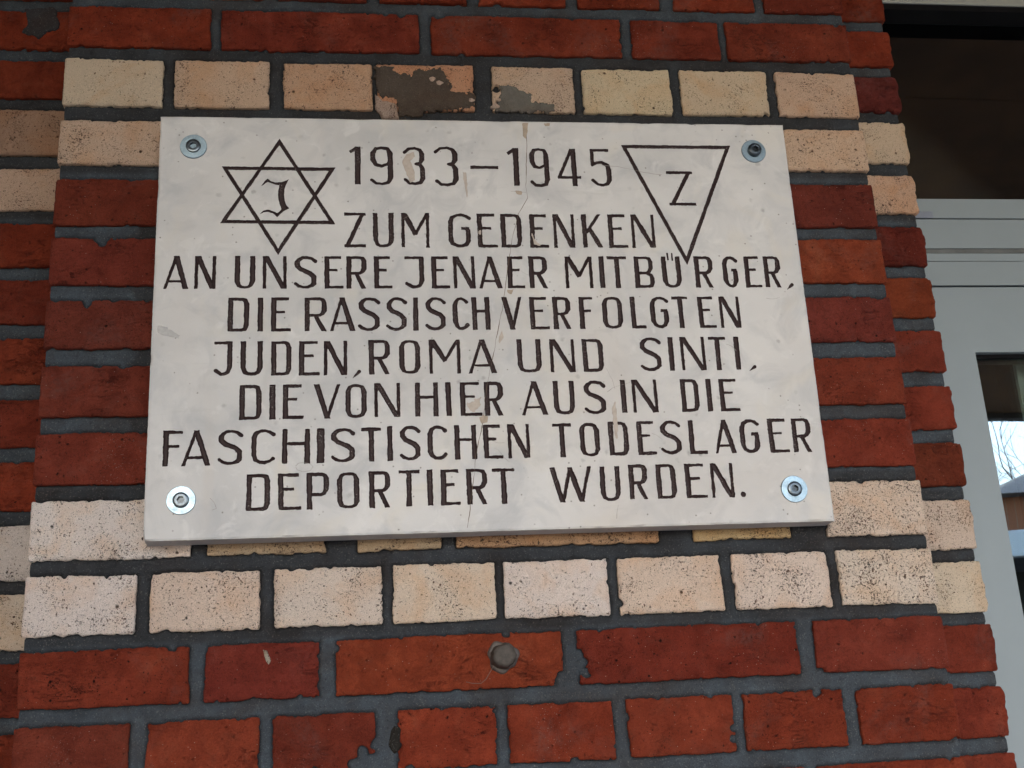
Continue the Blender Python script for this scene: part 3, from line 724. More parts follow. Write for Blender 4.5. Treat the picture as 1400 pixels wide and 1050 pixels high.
# ------------------------------------------------------------------ the memorial plaque
PW, PH, PT = 744.0, 492.0, 30.0
TILT = math.atan2(8.6, 497.0)
plaque = empty("memorial_plaque", (0.1228, -0.030, -0.6652))
plaque.rotation_euler = (TILT, 0, 0)
tag(plaque, "pale stone memorial plaque with engraved dark lettering bolted on the brick pier", "memorial plaque")
DATA = json.loads(r'''{"lines":[[["1",214.0,227.4,407.6,456.6],["9",238.6,265.0,406.7,457.0],["3",277.3,302.1,407.3,457.1],["3",313.7,341.1,405.9,458.0],["-",355.5,388.6,406.9,455.0],["1",399.4,413.2,407.2,456.9],["9",426.2,449.6,405.8,457.3],["4",459.2,487.1,407.1,456.7],["5",499.5,524.5,406.9,456.8]],[["Z",207.9,232.7,328.6,371.8],["U",240.4,264.3,328.6,371.7],["M",272.8,304.9,328.6,371.5],["G",326.7,352.7,328.5,371.2],["E",360.4,383.6,328.5,371.1],["D",387.8,412.3,328.5,370.9],["E",421.8,443.4,328.3,370.7],["N",449.7,474.5,328.3,370.8],["K",483.6,507.9,328.3,370.9],["E",514.8,537.8,328.2,371.0],["N",542.5,570.5,328.2,371.1]],[["A",9.5,37.0,278.7,318.1],["N",42.9,66.0,278.6,318.0],["U",86.5,109.0,278.5,318.0],["N",117.2,143.6,278.4,317.9],["S",152.2,176.4,278.3,317.9],["E",185.3,206.4,278.2,317.8],["R",209.9,232.6,278.1,317.8],["E",240.8,261.3,278.2,317.6],["J",275.4,297.5,278.1,317.5],["E",305.8,326.9,278.0,317.5],["N",330.9,355.5,277.9,317.5],["A",359.8,387.0,277.9,317.4],["E",393.0,413.1,277.8,317.4],["R",418.0,439.5,277.7,317.4],["M",460.3,492.3,277.6,317.3],["I",501.2,505.5,277.7,317.3],["T",510.3,533.2,277.7,317.3],["B",542.0,565.4,277.7,317.3],["Ü",574.9,597.5,277.7,317.3],["R",614.1,636.1,277.7,317.3],["G",647.8,666.0,277.6,317.3],["E",674.6,694.5,277.6,317.4],["R",698.2,718.4,277.6,317.4]],[["D",79.9,103.2,228.1,268.0],["I",112.3,118.3,228.0,268.0],["E",126.9,148.6,227.9,267.9],["R",163.5,188.0,227.8,267.8],["A",191.1,219.5,227.7,267.7],["S",222.9,246.4,227.6,267.6],["S",254.1,276.3,227.5,267.5],["I",284.3,289.1,227.5,267.5],["S",297.8,320.2,227.6,267.4],["C",328.3,345.4,227.6,267.3],["H",350.1,370.7,227.6,267.3],["V",384.1,407.4,227.7,267.2],["E",416.2,438.3,227.7,267.1],["R",442.9,463.6,227.8,267.0],["F",473.5,490.1,227.8,266.9],["O",500.3,523.9,227.9,267.0],["L",533.5,550.5,227.9,266.9],["G",556.5,578.0,227.9,266.9],["T",583.1,602.2,227.8,266.8],["E",613.4,633.7,227.8,266.7],["N",638.9,663.3,227.7,266.7]],[["J",66.3,86.0,177.3,216.9],["U",94.6,118.4,177.1,216.7],["D",127.4,149.4,176.8,216.5],["E",157.5,180.1,176.5,216.3],["N",184.5,209.9,176.3,216.2],["R",233.6,257.1,176.6,216.9],["O",267.1,290.4,176.6,216.7],["M",300.3,335.1,176.5,216.5],["A",343.9,376.3,176.5,216.3],["U",399.2,426.4,176.5,216.1],["N",436.4,464.7,176.5,215.9],["D",473.7,497.6,176.5,215.7],["S",540.5,564.7,176.4,216.9],["I",573.9,579.3,176.4,216.9],["N",587.8,616.6,176.5,216.9],["T",621.5,641.9,176.6,216.8],["I",652.2,656.7,176.6,216.8]],[["D",94.3,117.8,127.4,166.6],["I",126.1,132.6,127.4,166.5],["E",140.4,162.6,127.4,166.4],["V",173.1,202.3,127.3,166.2],["O",207.6,230.6,127.2,166.0],["N",238.9,267.2,127.6,166.7],["H",283.3,309.1,127.5,166.6],["I",317.3,323.0,127.4,166.6],["E",333.0,357.1,127.3,166.5],["R",360.1,381.0,127.2,166.4],["A",401.1,431.1,127.1,166.3],["U",437.4,461.4,127.0,166.2],["S",472.4,496.5,126.9,166.2],["I",515.0,519.3,127.9,166.6],["N",527.3,556.2,127.8,166.5],["D",583.4,604.3,127.7,166.3],["I",614.2,618.3,127.7,166.1],["E",628.4,651.3,127.6,166.0]],[["F",16.0,36.5,77.8,116.9],["A",35.3,66.1,77.8,116.9],["S",73.3,98.3,77.9,116.7],["C",107.5,132.0,78.0,116.6],["H",139.9,169.6,78.0,116.5],["I",177.0,184.9,78.1,116.4],["S",192.1,216.9,78.1,116.3],["T",224.1,245.9,78.2,116.2],["I",252.2,257.8,78.6,117.5],["S",265.8,287.8,78.6,117.4],["C",295.7,316.3,78.6,117.3],["H",325.2,349.4,78.6,117.3],["E",356.8,377.8,78.6,117.2],["N",383.7,408.0,78.6,117.1],["T",433.6,454.7,78.6,117.0],["O",463.9,486.3,78.6,117.0],["D",496.6,519.0,79.2,117.9],["E",528.8,550.6,79.1,117.9],["S",555.7,578.7,78.9,117.9],["L",588.0,608.3,78.8,117.9],["A",616.7,642.2,78.6,117.9],["G",647.1,669.5,78.4,117.9],["E",680.4,703.3,78.3,117.9],["R",708.1,730.3,78.1,117.9]],[["D",103.1,128.0,27.9,67.4],["E",136.2,160.4,27.9,67.4],["P",166.0,189.7,27.8,67.4],["O",197.9,221.8,27.7,67.4],["R",231.9,254.7,27.7,67.5],["T",263.4,285.9,28.6,67.9],["I",294.3,299.8,28.5,67.9],["E",308.7,329.8,28.5,67.8],["R",336.5,359.2,28.4,67.7],["T",364.7,389.2,28.3,67.6],["W",427.2,473.9,28.1,67.3],["U",483.2,505.8,28.0,67.2],["R",515.4,536.6,29.3,68.5],["D",546.3,568.6,29.1,68.2],["E",579.0,603.4,28.9,67.9],["N",608.3,634.1,28.7,67.7]]],"tri":[[538.4,462.8],[674.4,463.0],[605.9,305.3]],"triZ":[["Z",591.0,624.4,382.9,428.1]],"up":[[134.4,465.7],[68.8,358.0],[198.0,357.1]],"dn":[[69.3,429.3],[198.4,428.9],[133.9,319.1]],"J":[[114.3,404.8],[117.7,410.8],[121.2,414.2],[124.8,411.3],[130.1,409.3],[137.2,410.0],[142.1,412.0],[146.0,414.4],[142.5,407.4],[140.6,401.5],[140.0,393.5],[140.9,385.7],[142.7,380.7],[146.2,376.8],[139.2,372.9],[132.6,366.0],[128.0,370.3],[122.6,372.2],[117.3,371.8],[113.0,369.4],[116.8,373.8],[122.5,375.2],[128.7,372.8],[132.6,370.7],[137.5,375.8],[134.9,382.7],[133.3,390.5],[133.2,399.4],[134.6,405.8],[130.1,406.3],[124.8,408.5],[121.3,410.0],[117.4,406.8]],"uml":[[582.9,321.8],[583.4,312.3],[588.6,321.8],[588.4,311.7]],"commas":[[[215.8,172.7],[222.7,180.2]],[[724.2,275.2],[730.5,281.1]],[[667.2,175.4],[673.5,180.0]]],"dot":[[643.5,31.8]],"bolts":[[37.2,453.8],[703.2,455.7],[702.5,36.1],[36.5,41.1]],"crack":[[423.8,488.5],[424.1,468.9],[423.8,454.3],[421.9,434.9],[420.3,406.2],[421.3,391.1],[415.6,381.6],[409.9,372.2],[402.5,345.2],[398.3,328.6],[393.7,304.0],[388.7,272.5],[384.3,250.2],[379.1,228.2],[374.0,206.5],[368.9,185.0],[364.9,167.9],[360.7,146.8],[358.2,125.8],[355.0,109.2],[351.3,96.9],[347.4,80.5],[345.0,60.2],[341.8,40.2],[338.7,20.3],[335.7,2.9]]}''')

def seg(x, y, p, q, w0, w1=None, butt=True):
    w1 = w0 if w1 is None else w1
    px, py = p; ex, ey = q[0] - px, q[1] - py; L = math.hypot(ex, ey)
    ux, uy = ex / L, ey / L
    s = (x - px) * ux + (y - py) * uy; n = np.abs(-(x - px) * uy + (y - py) * ux)
    t = np.clip(s / L, 0, 1); w = (w0 + (w1 - w0) * t) / 2
    if butt: return np.maximum(n - w, np.maximum(-s, s - L))
    return np.hypot(n, s - np.clip(s, 0, L)) - w

def pathd(x, y, pts):
    d = np.full(x.shape, 99.0)
    for (ax, ay, aw), (bx, by, bw) in zip(pts[:-1], pts[1:]):
        d = np.minimum(d, seg(x, y, (ax, ay), (bx, by), aw, bw, False))
    return d

V, H, N_ = 5.8, 3.65, 3.9      # stem, bar and thin-stem widths (mm)
def glyph(ch, x, y, w, h):
    v, b, n = V, H, N_
    mn = lambda *a: np.minimum.reduce(a)
    L_ = lambda: seg(x, y, (v / 2, 0), (v / 2, h), v)
    Rr = lambda: seg(x, y, (w - v / 2, 0), (w - v / 2, h), v)
    bar = lambda x0, x1, yy, t=b: seg(x, y, (x0, yy), (x1, yy), t)
    clip = True
    if ch == 'I': d = seg(x, y, (w / 2, 0), (w / 2, h), max(w, 6.0))
    elif ch == 'E': d = mn(L_(), bar(0, w * .9, h - b / 2), bar(0, w * .70, h * .57, b * .85), bar(0, w, b / 2))
    elif ch == 'F': d = mn(L_(), bar(0, w * .98, h - b / 2), bar(0, w * .82, h * .56, b * .85))
    elif ch == 'L': d = mn(L_(), bar(0, w, b / 2))
    elif ch == 'T': d = mn(bar(0, w, h - b / 2), seg(x, y, (w / 2, 0), (w / 2, h), v))
    elif ch == 'H': d = mn(L_(), Rr(), bar(0, w, h * .57))
    elif ch == 'D':
        d = mn(L_(), pathd(x, y, [(v / 2, h - b / 2, b), (w - 7.5, h - b / 2, b), (w - 4.2, h - 3.3, b + 1), (w - v / 2, h - 8, v), (w - v / 2, 8, v), (w - 4.2, 3.3, b + 1), (w - 7.5, b / 2, b), (v / 2, b / 2, b)]))
    elif ch == 'O':
        q = [(w / 2, h - b / 2, b), (w - 7.5, h - b * .62, b), (w - 4.6, h - 4, b + .8), (w - v / 2, h - 9, v), (w - v / 2, 9, v), (w - 4.6, 4, b + .8), (w - 7.5, b * .62, b), (w / 2, b / 2, b)]
        d = mn(pathd(x, y, q), pathd(w - x, y, q))
    elif ch in 'UÜ':
        q = [(v / 2, h, v), (v / 2, 9.5, v), (4.6, 4.3, b + 1), (8, b * .6, b), (w / 2, b / 2, b)]
        d = mn(pathd(x, y, q), pathd(w - x, y, q))
    elif ch == 'J':
        d = mn(bar(0, w, h - b / 2), pathd(x, y, [(w - v / 2, h - 1, v), (w - v / 2, 9.5, v), (w - 4.8, 4.2, b + 1), (w - 8.5, b * .6, b), (w * .42, b / 2, b), (2.2, 6, b + .6)]))
    elif ch == 'S':
        d = pathd(x, y, [(w * .95, h - 6.4, 4.6), (w * .8, h - 3.2, b), (w * .58, h - b / 2, b), (w * .36, h - b / 2 - .3, b), (v * .8, h - 5, b + 1.2), (v / 2, h * .80, v), (v / 2 + .2, h * .70, v), (w * .27, h * .6, v * .95), (w * .72, h * .47, v * .95),
                         (w - v / 2, h * .36, v), (w - v / 2, h * .17, v), (w - v * .85, 4.2, b + 1), (w * .6, b * .55, b), (w * .4, b / 2, b), (w * .18, 3.4, b + .4), (w * .05, 6, b)])
    elif ch in 'CG':
        d = pathd(x, y, [(w * .95, h - 6, 4.4), (w * .8, h - 3.2, b), (w * .6, h - b / 2, b), (w * .4, h - b * .6, b), (v * .8, h - 5, b + 1.2), (v / 2, h - 10, v), (v / 2, 10, v), (v * .8, 5, b + 1.2), (w * .4, b * .6, b), (w * .6, b / 2, b)]
                  + ([(w * .8, 3.2, b), (w * .95, 6.2, 4.4)] if ch == 'C' else [(w - v * .85, 4, b + 1), (w - v / 2, 9, v), (w - v / 2, h * .5, v)]))
        if ch == 'G': d = mn(d, bar(w * .58, w - 1, h * .56))
    elif ch in 'PRB':
        m = h * (.40 if ch == 'P' else .47)
        x1 = w - (1.0 if ch == 'B' else 0)
        d = mn(L_(), pathd(x, y, [(v / 2, h - b / 2, b), (x1 - 7.5, h - b / 2, b), (x1 - 4.2, h - 3.2, b + 1), (x1 - v / 2, h - 7, v), (x1 - v / 2, m + 6, v), (x1 - 5, m + 2, b + 1), (x1 - 8, m, b), (v / 2, m, b)]))
        if ch == 'R': d = mn(d, seg(x, y, (w * .47, m + .5), (w - 2.6, -1.5), v * .85))
        if ch == 'B': d = mn(d, pathd(x, y, [(x1 - 8, m, b), (w - 4.2, m - 3, b + 1), (w - v / 2, m - 7, v), (w - v / 2, 7, v), (w - 4.2, 3, b + 1), (w - 7.5, b / 2, b), (v / 2, b / 2, b)]))
    elif ch == 'K': d = mn(L_(), seg(x, y, (v * .8, h * .43), (w - 2, h + 1.5), n), seg(x, y, (w * .34, h * .6), (w - 2.6, -1.5), v))
    elif ch == 'A': d = mn(seg(x, y, (1.6, -1), (w * .49, h + 1), n * .9), seg(x, y, (w * .47, h + 1), (w - v * .5, -1.5), v), bar(w * .2, w * .76, h * .23, b * .8))
    elif ch == 'V': d = mn(seg(x, y, (v * .5, h + 1.5), (w * .53, -1), v), seg(x, y, (w * .5, -1), (w - 1.7, h + 1), n * .95))
    elif ch == 'W': d = mn(seg(x, y, (v * .5, h + 1.5), (w * .3, -1), v), seg(x, y, (w * .29, -1), (w * .51, h + 1), n), seg(x, y, (w * .48, h + 1), (w * .76, -1), v), seg(x, y, (w * .74, -1), (w - 1.8, h + 1), n))
    elif ch == 'M': d = mn(seg(x, y, (n / 2, 0), (n / 2, h), n), seg(x, y, (w - n / 2, 0), (w - n / 2, h), n), seg(x, y, (2.4, h + 1), (w * .52, h * .36), v), seg(x, y, (w * .5, h * .38), (w - 2, h + .6), n))
    elif ch == 'N': d = mn(seg(x, y, (n / 2, 0), (n / 2, h), n), seg(x, y, (w - n / 2, 0), (w - n / 2, h), n), seg(x, y, (2.4, h + 2), (w - 2.2, -2), v))
    elif ch == 'Z': d = mn(bar(0, w * .98, h - b / 2), bar(w * .02, w, b / 2), seg(x, y, (w * .12, 0), (w * .86, h), n + .9))
    elif ch == '1': d = mn(seg(x, y, (w - 3.3, 0), (w - 3.3, h), 6.8), seg(x, y, (0.8, h - 7.5), (w - 4, h - 1.4), 4.2))
    elif ch == '-': d = bar(0, w, h * .5, 4.2)
    elif ch == '4': d = mn(seg(x, y, (w * .72, 0), (w * .72, h), 6.2), seg(x, y, (1.2, h * .22), (w * .68, h + 1), 4.0), bar(0, w, h * .235, 3.6))
    elif ch == '5':
        d = mn(bar(1, w * .92, h - b / 2), seg(x, y, (2.4, h * .57), (2.6, h), 4.4), pathd(x, y, [(2.2, h * .57, b), (w * .3, h * .63, b), (w * .55, h * .64, b), (w * .82, h * .56, b + 1.4), (w - 3.1, h * .43, 6.2), (w - 3.1, h * .18, 6.2), (w * .76, 3.8, b + 1), (w * .55, b / 2, b), (w * .3, 3, b), (1.8, 8.5, b + .8)]))
    elif ch == '3':
        d = pathd(x, y, [(1.4, h - 7.4, 4), (w * .25, h - 3, b), (w * .55, h - b / 2, b), (w * .8, h - 4.4, b + 1), (w - 3.2, h - 10, 6.2), (w - 3.2, h * .67, 6.2), (w * .78, h * .57, b + .8), (w * .58, h * .55, b), (w * .78, h * .53, b + .8), (w - 3, h * .42, 6.2), (w - 3, h * .18, 6.2), (w * .78, 3.6, b + 1), (w * .52, b / 2, b), (w * .25, 2.6, b), (1.6, 7, b + .6)])
    elif ch == '9':
        q = [(w / 2, h - b / 2, b), (w * .25, h - 3.2, b + .6), (3.1, h - 9, 6.0), (3.1, h * .66, 6.0), (w * .24, h * .53, b + .8), (w * .5, h * .49, b), (w * .78, h * .55, b + .3), (w - 3.2, h * .66, 5)]
        d = mn(pathd(x, y, q), pathd(x, y, [(w / 2, h - b / 2, b), (w * .78, h - 3.2, b + .8), (w - 3.2, h - 9, 6.4), (w - 3.2, h * .2, 6.4), (w * .78, 3.8, b + 1), (w * .52, b / 2, b), (w * .25, 2.6, b), (1.4, 7, b + .4)]))
    else: raise ValueError(ch)
    return np.maximum(d, np.maximum(-y, y - h))

CELL = 0.5
INS = 1.3                                       # the face stops here, a worn arris runs round it
nxp = int(round((PW - 2 * INS) / CELL)) + 1; nzp = int(round((PH - 2 * INS) / CELL)) + 1
GX = np.linspace(INS, PW - INS, nxp); GZ = np.linspace(INS, PH - INS, nzp)
def new_field(): return np.full((nzp, nxp), 9.0)
def stamp(F, x0, x1, z0, z1, fn, seed, m=4.0, rough=1.0):
    i0, i1 = np.searchsorted(GX, x0 - m), np.searchsorted(GX, x1 + m); j0, j1 = np.searchsorted(GZ, z0 - m), np.searchsorted(GZ, z1 + m)
    X, Z = np.meshgrid(GX[i0:i1], GZ[j0:j1])
    d = fn(X, Z) + rough * (0.36 * fbm(X / 2.2, Z / 2.2, seed, 2) + 0.42 * fbm(X / 8, Z / 8, seed + 1, 2))
    F[j0:j1, i0:i1] = np.minimum(F[j0:j1, i0:i1], d)

TEXT = ["1933-1945", "ZUM GEDENKEN", "AN UNSERE JENAER MITBÜRGER,", "DIE RASSISCH VERFOLGTEN", "JUDEN, ROMA UND SINTI,", "DIE VON HIER AUS IN DIE", "FASCHISTISCHEN TODESLAGER", "DEPORTIERT WURDEN."]
fields = []
for li, line in enumerate(DATA["lines"]):
    F = new_field()
    for k, (ch, x0, x1, z0, z1) in enumerate(line):
        w = x1 - x0; cx = (x0 + x1) / 2
        if ch == 'I': w = max(w, 5.6)
        rgh = 1.25 if li in (1, 6, 7) else 0.95
        tw = rng.uniform(-0.012, 0.012)
        stamp(F, cx - w / 2, cx + w / 2, z0, z1, (lambda X, Z, ch=ch, x0=cx - w / 2, w=w, z0=z0, h=z1 - z0, tw=tw: glyph(ch, X - x0 + tw * (Z - z0 - h / 2), Z - z0, w, h)), 900 + li * 50 + k, rough=rgh)
    if li == 2:
        for a, b in ((0, 1), (2, 3)):
            p, q = DATA["uml"][a], DATA["uml"][b]
            stamp(F, p[0] - 2, p[0] + 2, q[1], p[1], lambda X, Z: seg(X, Z, (p[0], p[1]), (q[0], q[1]), 2.1, 2.1), 31 + a, rough=0.8)
    for ci, ln in ((0, 4), (1, 2), (2, 4)):
        if ln == li:
            p, q = DATA["commas"][ci]
            stamp(F, p[0], q[0], p[1], q[1], lambda X, Z: seg(X, Z, (p[0], p[1]), (q[0], q[1]), 0.8, 4.2, False), 71 + ci, rough=0.8)
    if li == 7:
        p = DATA["dot"][0]
        stamp(F, p[0] - 4, p[0] + 4, p[1] - 4, p[1] + 4, lambda X, Z: np.hypot(X - p[0], Z - p[1]) - 3.3, 81)
    fields.append(("engraved_lettering", 'engraved line reading "%s"' % TEXT[li].replace("-", " \u2013 ") if li == 0 else 'engraved line reading "%s"' % TEXT[li], F))

def tri_stroke(F, P, w, seed):
    P = np.asarray(P, float); c = P.mean(0)
    xs, zs = P[:, 0], P[:, 1]
    stamp(F, xs.min(), xs.max(), zs.min(), zs.max(), lambda X, Z: np.maximum(poly_sdf(X, Z, P), -(poly_sdf(X, Z, P) + w)), seed, rough=0.9)
F = new_field(); tri_stroke(F, DATA["up"], 4.3, 11); tri_stroke(F, DATA["dn"], 4.3, 14)
JP = np.array(DATA["J"]); stamp(F, 112, 147, 365, 415, lambda X, Z: poly_sdf(X, Z, JP), 17, rough=0.6)
fields.append(("star_emblem", "engraved six-pointed star with a blackletter J inside", F))
F = new_field(); tri_stroke(F, DATA["tri"], 4.7, 21)
_, x0, x1, z0, z1 = DATA["triZ"][0]
stamp(F, x0, x1, z0, z1, lambda X, Z: glyph('Z', X - x0, Z - z0, x1 - x0, z1 - z0), 24)
fields.append(("triangle_emblem", "engraved triangle on its point with a letter Z inside", F))

ALL = np.minimum.reduce([f for _, _, f in fields])
def loc(px, pz, y): return np.stack([(INS + px * CELL * 1.0) / 1000, np.full(len(px), y), (INS + pz * CELL) / 1000], 1)
sx = (PW - 2 * INS) / (nxp - 1); sz = (PH - 2 * INS) / (nzp - 1)
def locp(px, pz, y): return np.stack([(INS + px * sx) / 1000, np.full(len(px), y) if np.isscalar(y) else y, (INS + pz * sz) / 1000], 1)
# face: everything the chisel left standing; whole cells run together in strips
G = -ALL
full = (G[:-1, :-1] < 0) & (G[1:, :-1] < 0) & (G[:-1, 1:] < 0) & (G[1:, 1:] < 0)
polys, segs = march(G)
polys = [p for p in polys]
B = Builder()
nodes_full = full
keep_polys = []
for p in polys:
    if p.shape[1] == 4:
        k0 = p[:, 0]; m = (p < nzp * nxp).all(1)
        p = p[~m]
    keep_polys.append(p)
keys = np.unique(np.concatenate([p.ravel() for p in keep_polys]))
px, pz = march_pos(G, keys)
B.add(locp(px, pz, 0.0), [np.searchsorted(keys, p) for p in keep_polys if len(p)])
sv = []; sq = []
for j in range(full.shape[0]):
    r = np.diff(np.concatenate([[0], full[j].astype(np.int8), [0]]))
    a = np.nonzero(r == 1)[0]; b = np.nonzero(r == -1)[0]
    for i0, i1 in zip(a, b):
        n0 = len(sv); sv += [(i0, j), (i1, j), (i1, j + 1), (i0, j + 1)]; sq.append((n0, n0 + 1, n0 + 2, n0 + 3))
sv = np.array(sv, float)
B.add(locp(sv[:, 0], sv[:, 1], 0.0), [np.array(sq)])
# the arris and the slab's sides and back
per = []
for a, b in (((0, 0), (PW, 0)), ((PW, 0), (PW, PH)), ((PW, PH), (0, PH)), ((0, PH), (0, 0))):
    m = int((abs(b[0] - a[0]) + abs(b[1] - a[1])) / 3)
    for k in range(m): per.append((a[0] + (b[0] - a[0]) * k / m, a[1] + (b[1] - a[1]) * k / m))
per = np.array(per); n = len(per)
nrm0 = np.where(per <= 0.01, -1.0, 0.0) + np.where(per >= np.array([PW, PH]) - 0.01, 1.0, 0.0)
ins = np.clip(per, INS, [PW - INS, PH - INS])
jit = 0.45 * fbm(per[:, 0] / 7 + per[:, 1] / 5.3, per[:, 1] / 9, 5, 3)
nrm = np.sign(per - np.clip(per, 1e-6, [PW - 1e-6, PH - 1e-6]))
wear = 0.7 + 1.3 * np.maximum(fbm(per[:, 0] / 18, per[:, 1] / 18, 51, 3), 0) ** 2 * 3
corner = np.exp(-np.hypot(per[:, 0], per[:, 1]) / 4.0) * 3.2
inn = np.array([PW / 2, PH / 2]) - per
dirn = np.where(np.abs(per[:, :1] - PW / 2) / PW > np.abs(per[:, 1:] - PH / 2) / PH, np.sign(inn) * [1, 0], np.sign(inn) * [0, 1])
per = per + nrm0 * 1.1
outer = per + dirn * (0.25 + np.abs(jit))[:, None] + np.sign(inn) * (0.4 * corner)[:, None]
r0 = np.stack([ins[:, 0] / 1000, np.zeros(n), ins[:, 1] / 1000], 1)
r1 = np.stack([outer[:, 0] / 1000, (wear + corner) / 1000, outer[:, 1] / 1000], 1)
r2 = np.stack([per[:, 0] / 1000, np.full(n, PT / 1000), per[:, 1] / 1000], 1)
co = np.concatenate([r0, r1, r2]); i = np.arange(n); k = (i + 1) % n
B.add(co, [np.stack([i, k, k + n, i + n], 1)[:, ::-1], np.stack([i + n, k + n, k + 2 * n, i + 2 * n], 1)[:, ::-1], np.array([(i + 2 * n)])])
B.link("stone_slab", M_STONE, plaque, False)

for name, label, F in fields:
    polys, segs = march(F)
    keys = np.unique(np.concatenate([p.ravel() for p in polys]))
    px, pz = march_pos(F, keys)
    segs = np.searchsorted(keys, segs); sk = np.unique(segs); idx = -np.ones(len(keys), int); idx[sk] = np.arange(len(sk)) + len(keys)
    fi = F[np.clip(np.round(pz).astype(int), 0, nzp - 1), np.clip(np.round(px).astype(int), 0, nxp - 1)]
    onedge = np.zeros(len(keys), bool); onedge[sk] = True
    deep_ = np.where(onedge, 0.25, np.clip(-fi * 0.95 + 0.25, 0.25, 1.9)) / 1000      # the chisel's V cut
    co = np.concatenate([locp(px, pz, deep_), locp(px[sk], pz[sk], 0.00002)])
    B = Builder(); B.add(co, [np.searchsorted(keys, p) for p in polys] + [np.stack([segs[:, 0], segs[:, 1], idx[segs[:, 1]], idx[segs[:, 0]]], 1)])
    o = B.link(name, M_PAINT, plaque, False); o["label"] = label

# cracks, filled spots, residues and scratches on the stone
def ribbon(name, pts, width, mat, seed, jitter=0.7, y=-0.00012):
    P = np.asarray(pts, float); t = np.concatenate([[0], np.cumsum(np.hypot(*np.diff(P, axis=0).T))])
    s = np.arange(0, t[-1], 1.2); x = np.interp(s, t, P[:, 0]); z = np.interp(s, t, P[:, 1])
    x = x + jitter * fbm(s / 9, s * 0, seed, 3); z = z + jitter * fbm(s / 9, s * 0 + 5, seed, 3)
    tx = np.gradient(x); tz = np.gradient(z); l = np.hypot(tx, tz) + 1e-9
    w = width / 2 * (0.35 + 0.65 * np.clip(0.75 + fbm(s / 12, s * 0 + 9, seed, 3) * 1.3, 0, 1.5))
    a = np.stack([(x - tz / l * w) / 1000, np.full(len(s), y), (z + tx / l * w) / 1000], 1); b = np.stack([(x + tz / l * w) / 1000, np.full(len(s), y), (z - tx / l * w) / 1000], 1)
    m = len(s); i = np.arange(m - 1)
    mid = np.stack([x / 1000, np.full(m, y - 0.00006), z / 1000], 1)
    Bb = Builder(); Bb.add(np.concatenate([a, mid, b]), [np.stack([i, i + m, i + 1 + m, i + 1], 1), np.stack([i + m, i + 2 * m, i + 1 + 2 * m, i + 1 + m], 1)])
    return Bb.link(name, mat, plaque, False)
ribbon("hairline_crack", DATA["crack"], 0.75, M_CRACK, 3)
for pts, w, sd in (([(498.8, 152.2), (505.9, 157.3), (512.8, 159.7), (526.6, 163.9)], 0.5, 7), ([(498.2, 442.5), (515.4, 434.9), (533.1, 433.2), (551.6, 429.5), (563.8, 425.7), (586, 423)], 0.4, 8),
                   ([(368.7, 90.7), (375, 86.5), (379.5, 79), (384.9, 74)], 0.5, 9), ([(501.4, 23.8), (498.6, 7.8)], 0.5, 10), ([(500, 180), (505, 168), (508, 155)], 0.5, 11)):
    ribbon("hairline_crack", pts, w, M_HAIR, sd)
ribbon("scratch", [(154.4, 75.2), (157.4, 78.4), (163.6, 79), (169.8, 77.3), (172.9, 74), (169.8, 70.1), (162.1, 68.7), (155.9, 71.2), (154.4, 75.2)], 0.5, M_HAIR, 12, 0.2)
ribbon("scratch", [(66, 42.7), (70.6, 37.9), (73, 31.6), (68.6, 30.1)], 0.5, M_HAIR, 13, 0.3)
rs = np.random.RandomState(4)
for k in range(16):
    cx, cz = rs.uniform(20, 720), rs.uniform(15, 470); a = rs.uniform(0, 6.3); L = rs.uniform(6, 22); c = rs.uniform(-1.5, 1.5); pts = []
    for q in range(6):
        pts.append((cx, cz)); cx += math.cos(a) * L / 5; cz += math.sin(a) * L / 5; a += c / 5
    if all(3 < p[0] < 741 and 3 < p[1] < 489 for p in pts): ribbon("scratch", pts, rs.uniform(0.22, 0.42), M_HAIR, 100 + k, 0.4)
def spot(name, P, mat, seed, rough=1.2): return blob(name, P, 0.0, mat, plaque, 0.22, 0.7, rough, seed, base=0.05, skirt=0.3, soft=1.5, nscale=4.0)
spot("residue_patch", [(275.1, 436.3), (281.3, 446.8), (289.9, 450.8), (290.6, 444.1), (285.4, 438.3), (289.3, 426.9), (289.9, 413.7), (284.7, 410.8), (280.7, 421.2)], M_RESIDUE, 21)
spot("filler_patch", [(420.4, 490.4), (427.5, 490.5), (426, 478.7), (423.7, 468.9), (420.4, 472.7)], M_FILLER, 22, 0.6)
spot("filler_patch", [(446, 490.4), (454, 490.5), (453, 487), (448, 486.5)], M_FILLER, 23, 0.8)
spot("filler_patch", [(353.3, 125), (357.5, 129.2), (363.1, 126.5), (362, 119.9), (355.4, 118.3)], M_FILLER, 24)
spot("residue_patch", [(340.1, 140.4), (350.1, 146.9), (356.7, 149.3), (353.8, 137.6), (346.3, 131.9), (342.3, 134.4)], M_RESIDUE, 25, 3.0)
spot("residue_patch", [(346, 425), (350.6, 424), (351, 401), (350.6, 388), (348.6, 399.1), (347, 412)], M_RESIDUE, 26, 0.8)
spot("filler_patch", [(407.1, 401.4), (415.6, 399.6), (414.6, 395.8), (408.6, 396.7)], M_FILLER, 27)
spot("filler_patch", [(391.4, 276), (399.1, 276.9), (396.2, 270.6), (392.1, 272.5)], M_FILLER, 28)
spot("residue_patch", [(380.4, 220.4), (383.2, 226.5), (384.5, 218.6), (380, 210.8), (378.5, 213.4)], M_RESIDUE, 29)
spot("residue_patch", [(503, 135), (507.4, 142), (508, 114.6), (506, 95), (503, 106.3)], M_RESIDUE, 30)
spot("residue_patch", [(424, 346), (428, 338), (433, 331), (426, 332)], M_RESIDUE, 31, 1.6)
spot("rub_mark", [(4.2, 237.4), (15.2, 234), (28.7, 224.5), (30.4, 218.6), (17.1, 222.9), (4.6, 226.4)], M_GREYSTAIN, 32, 3.0)
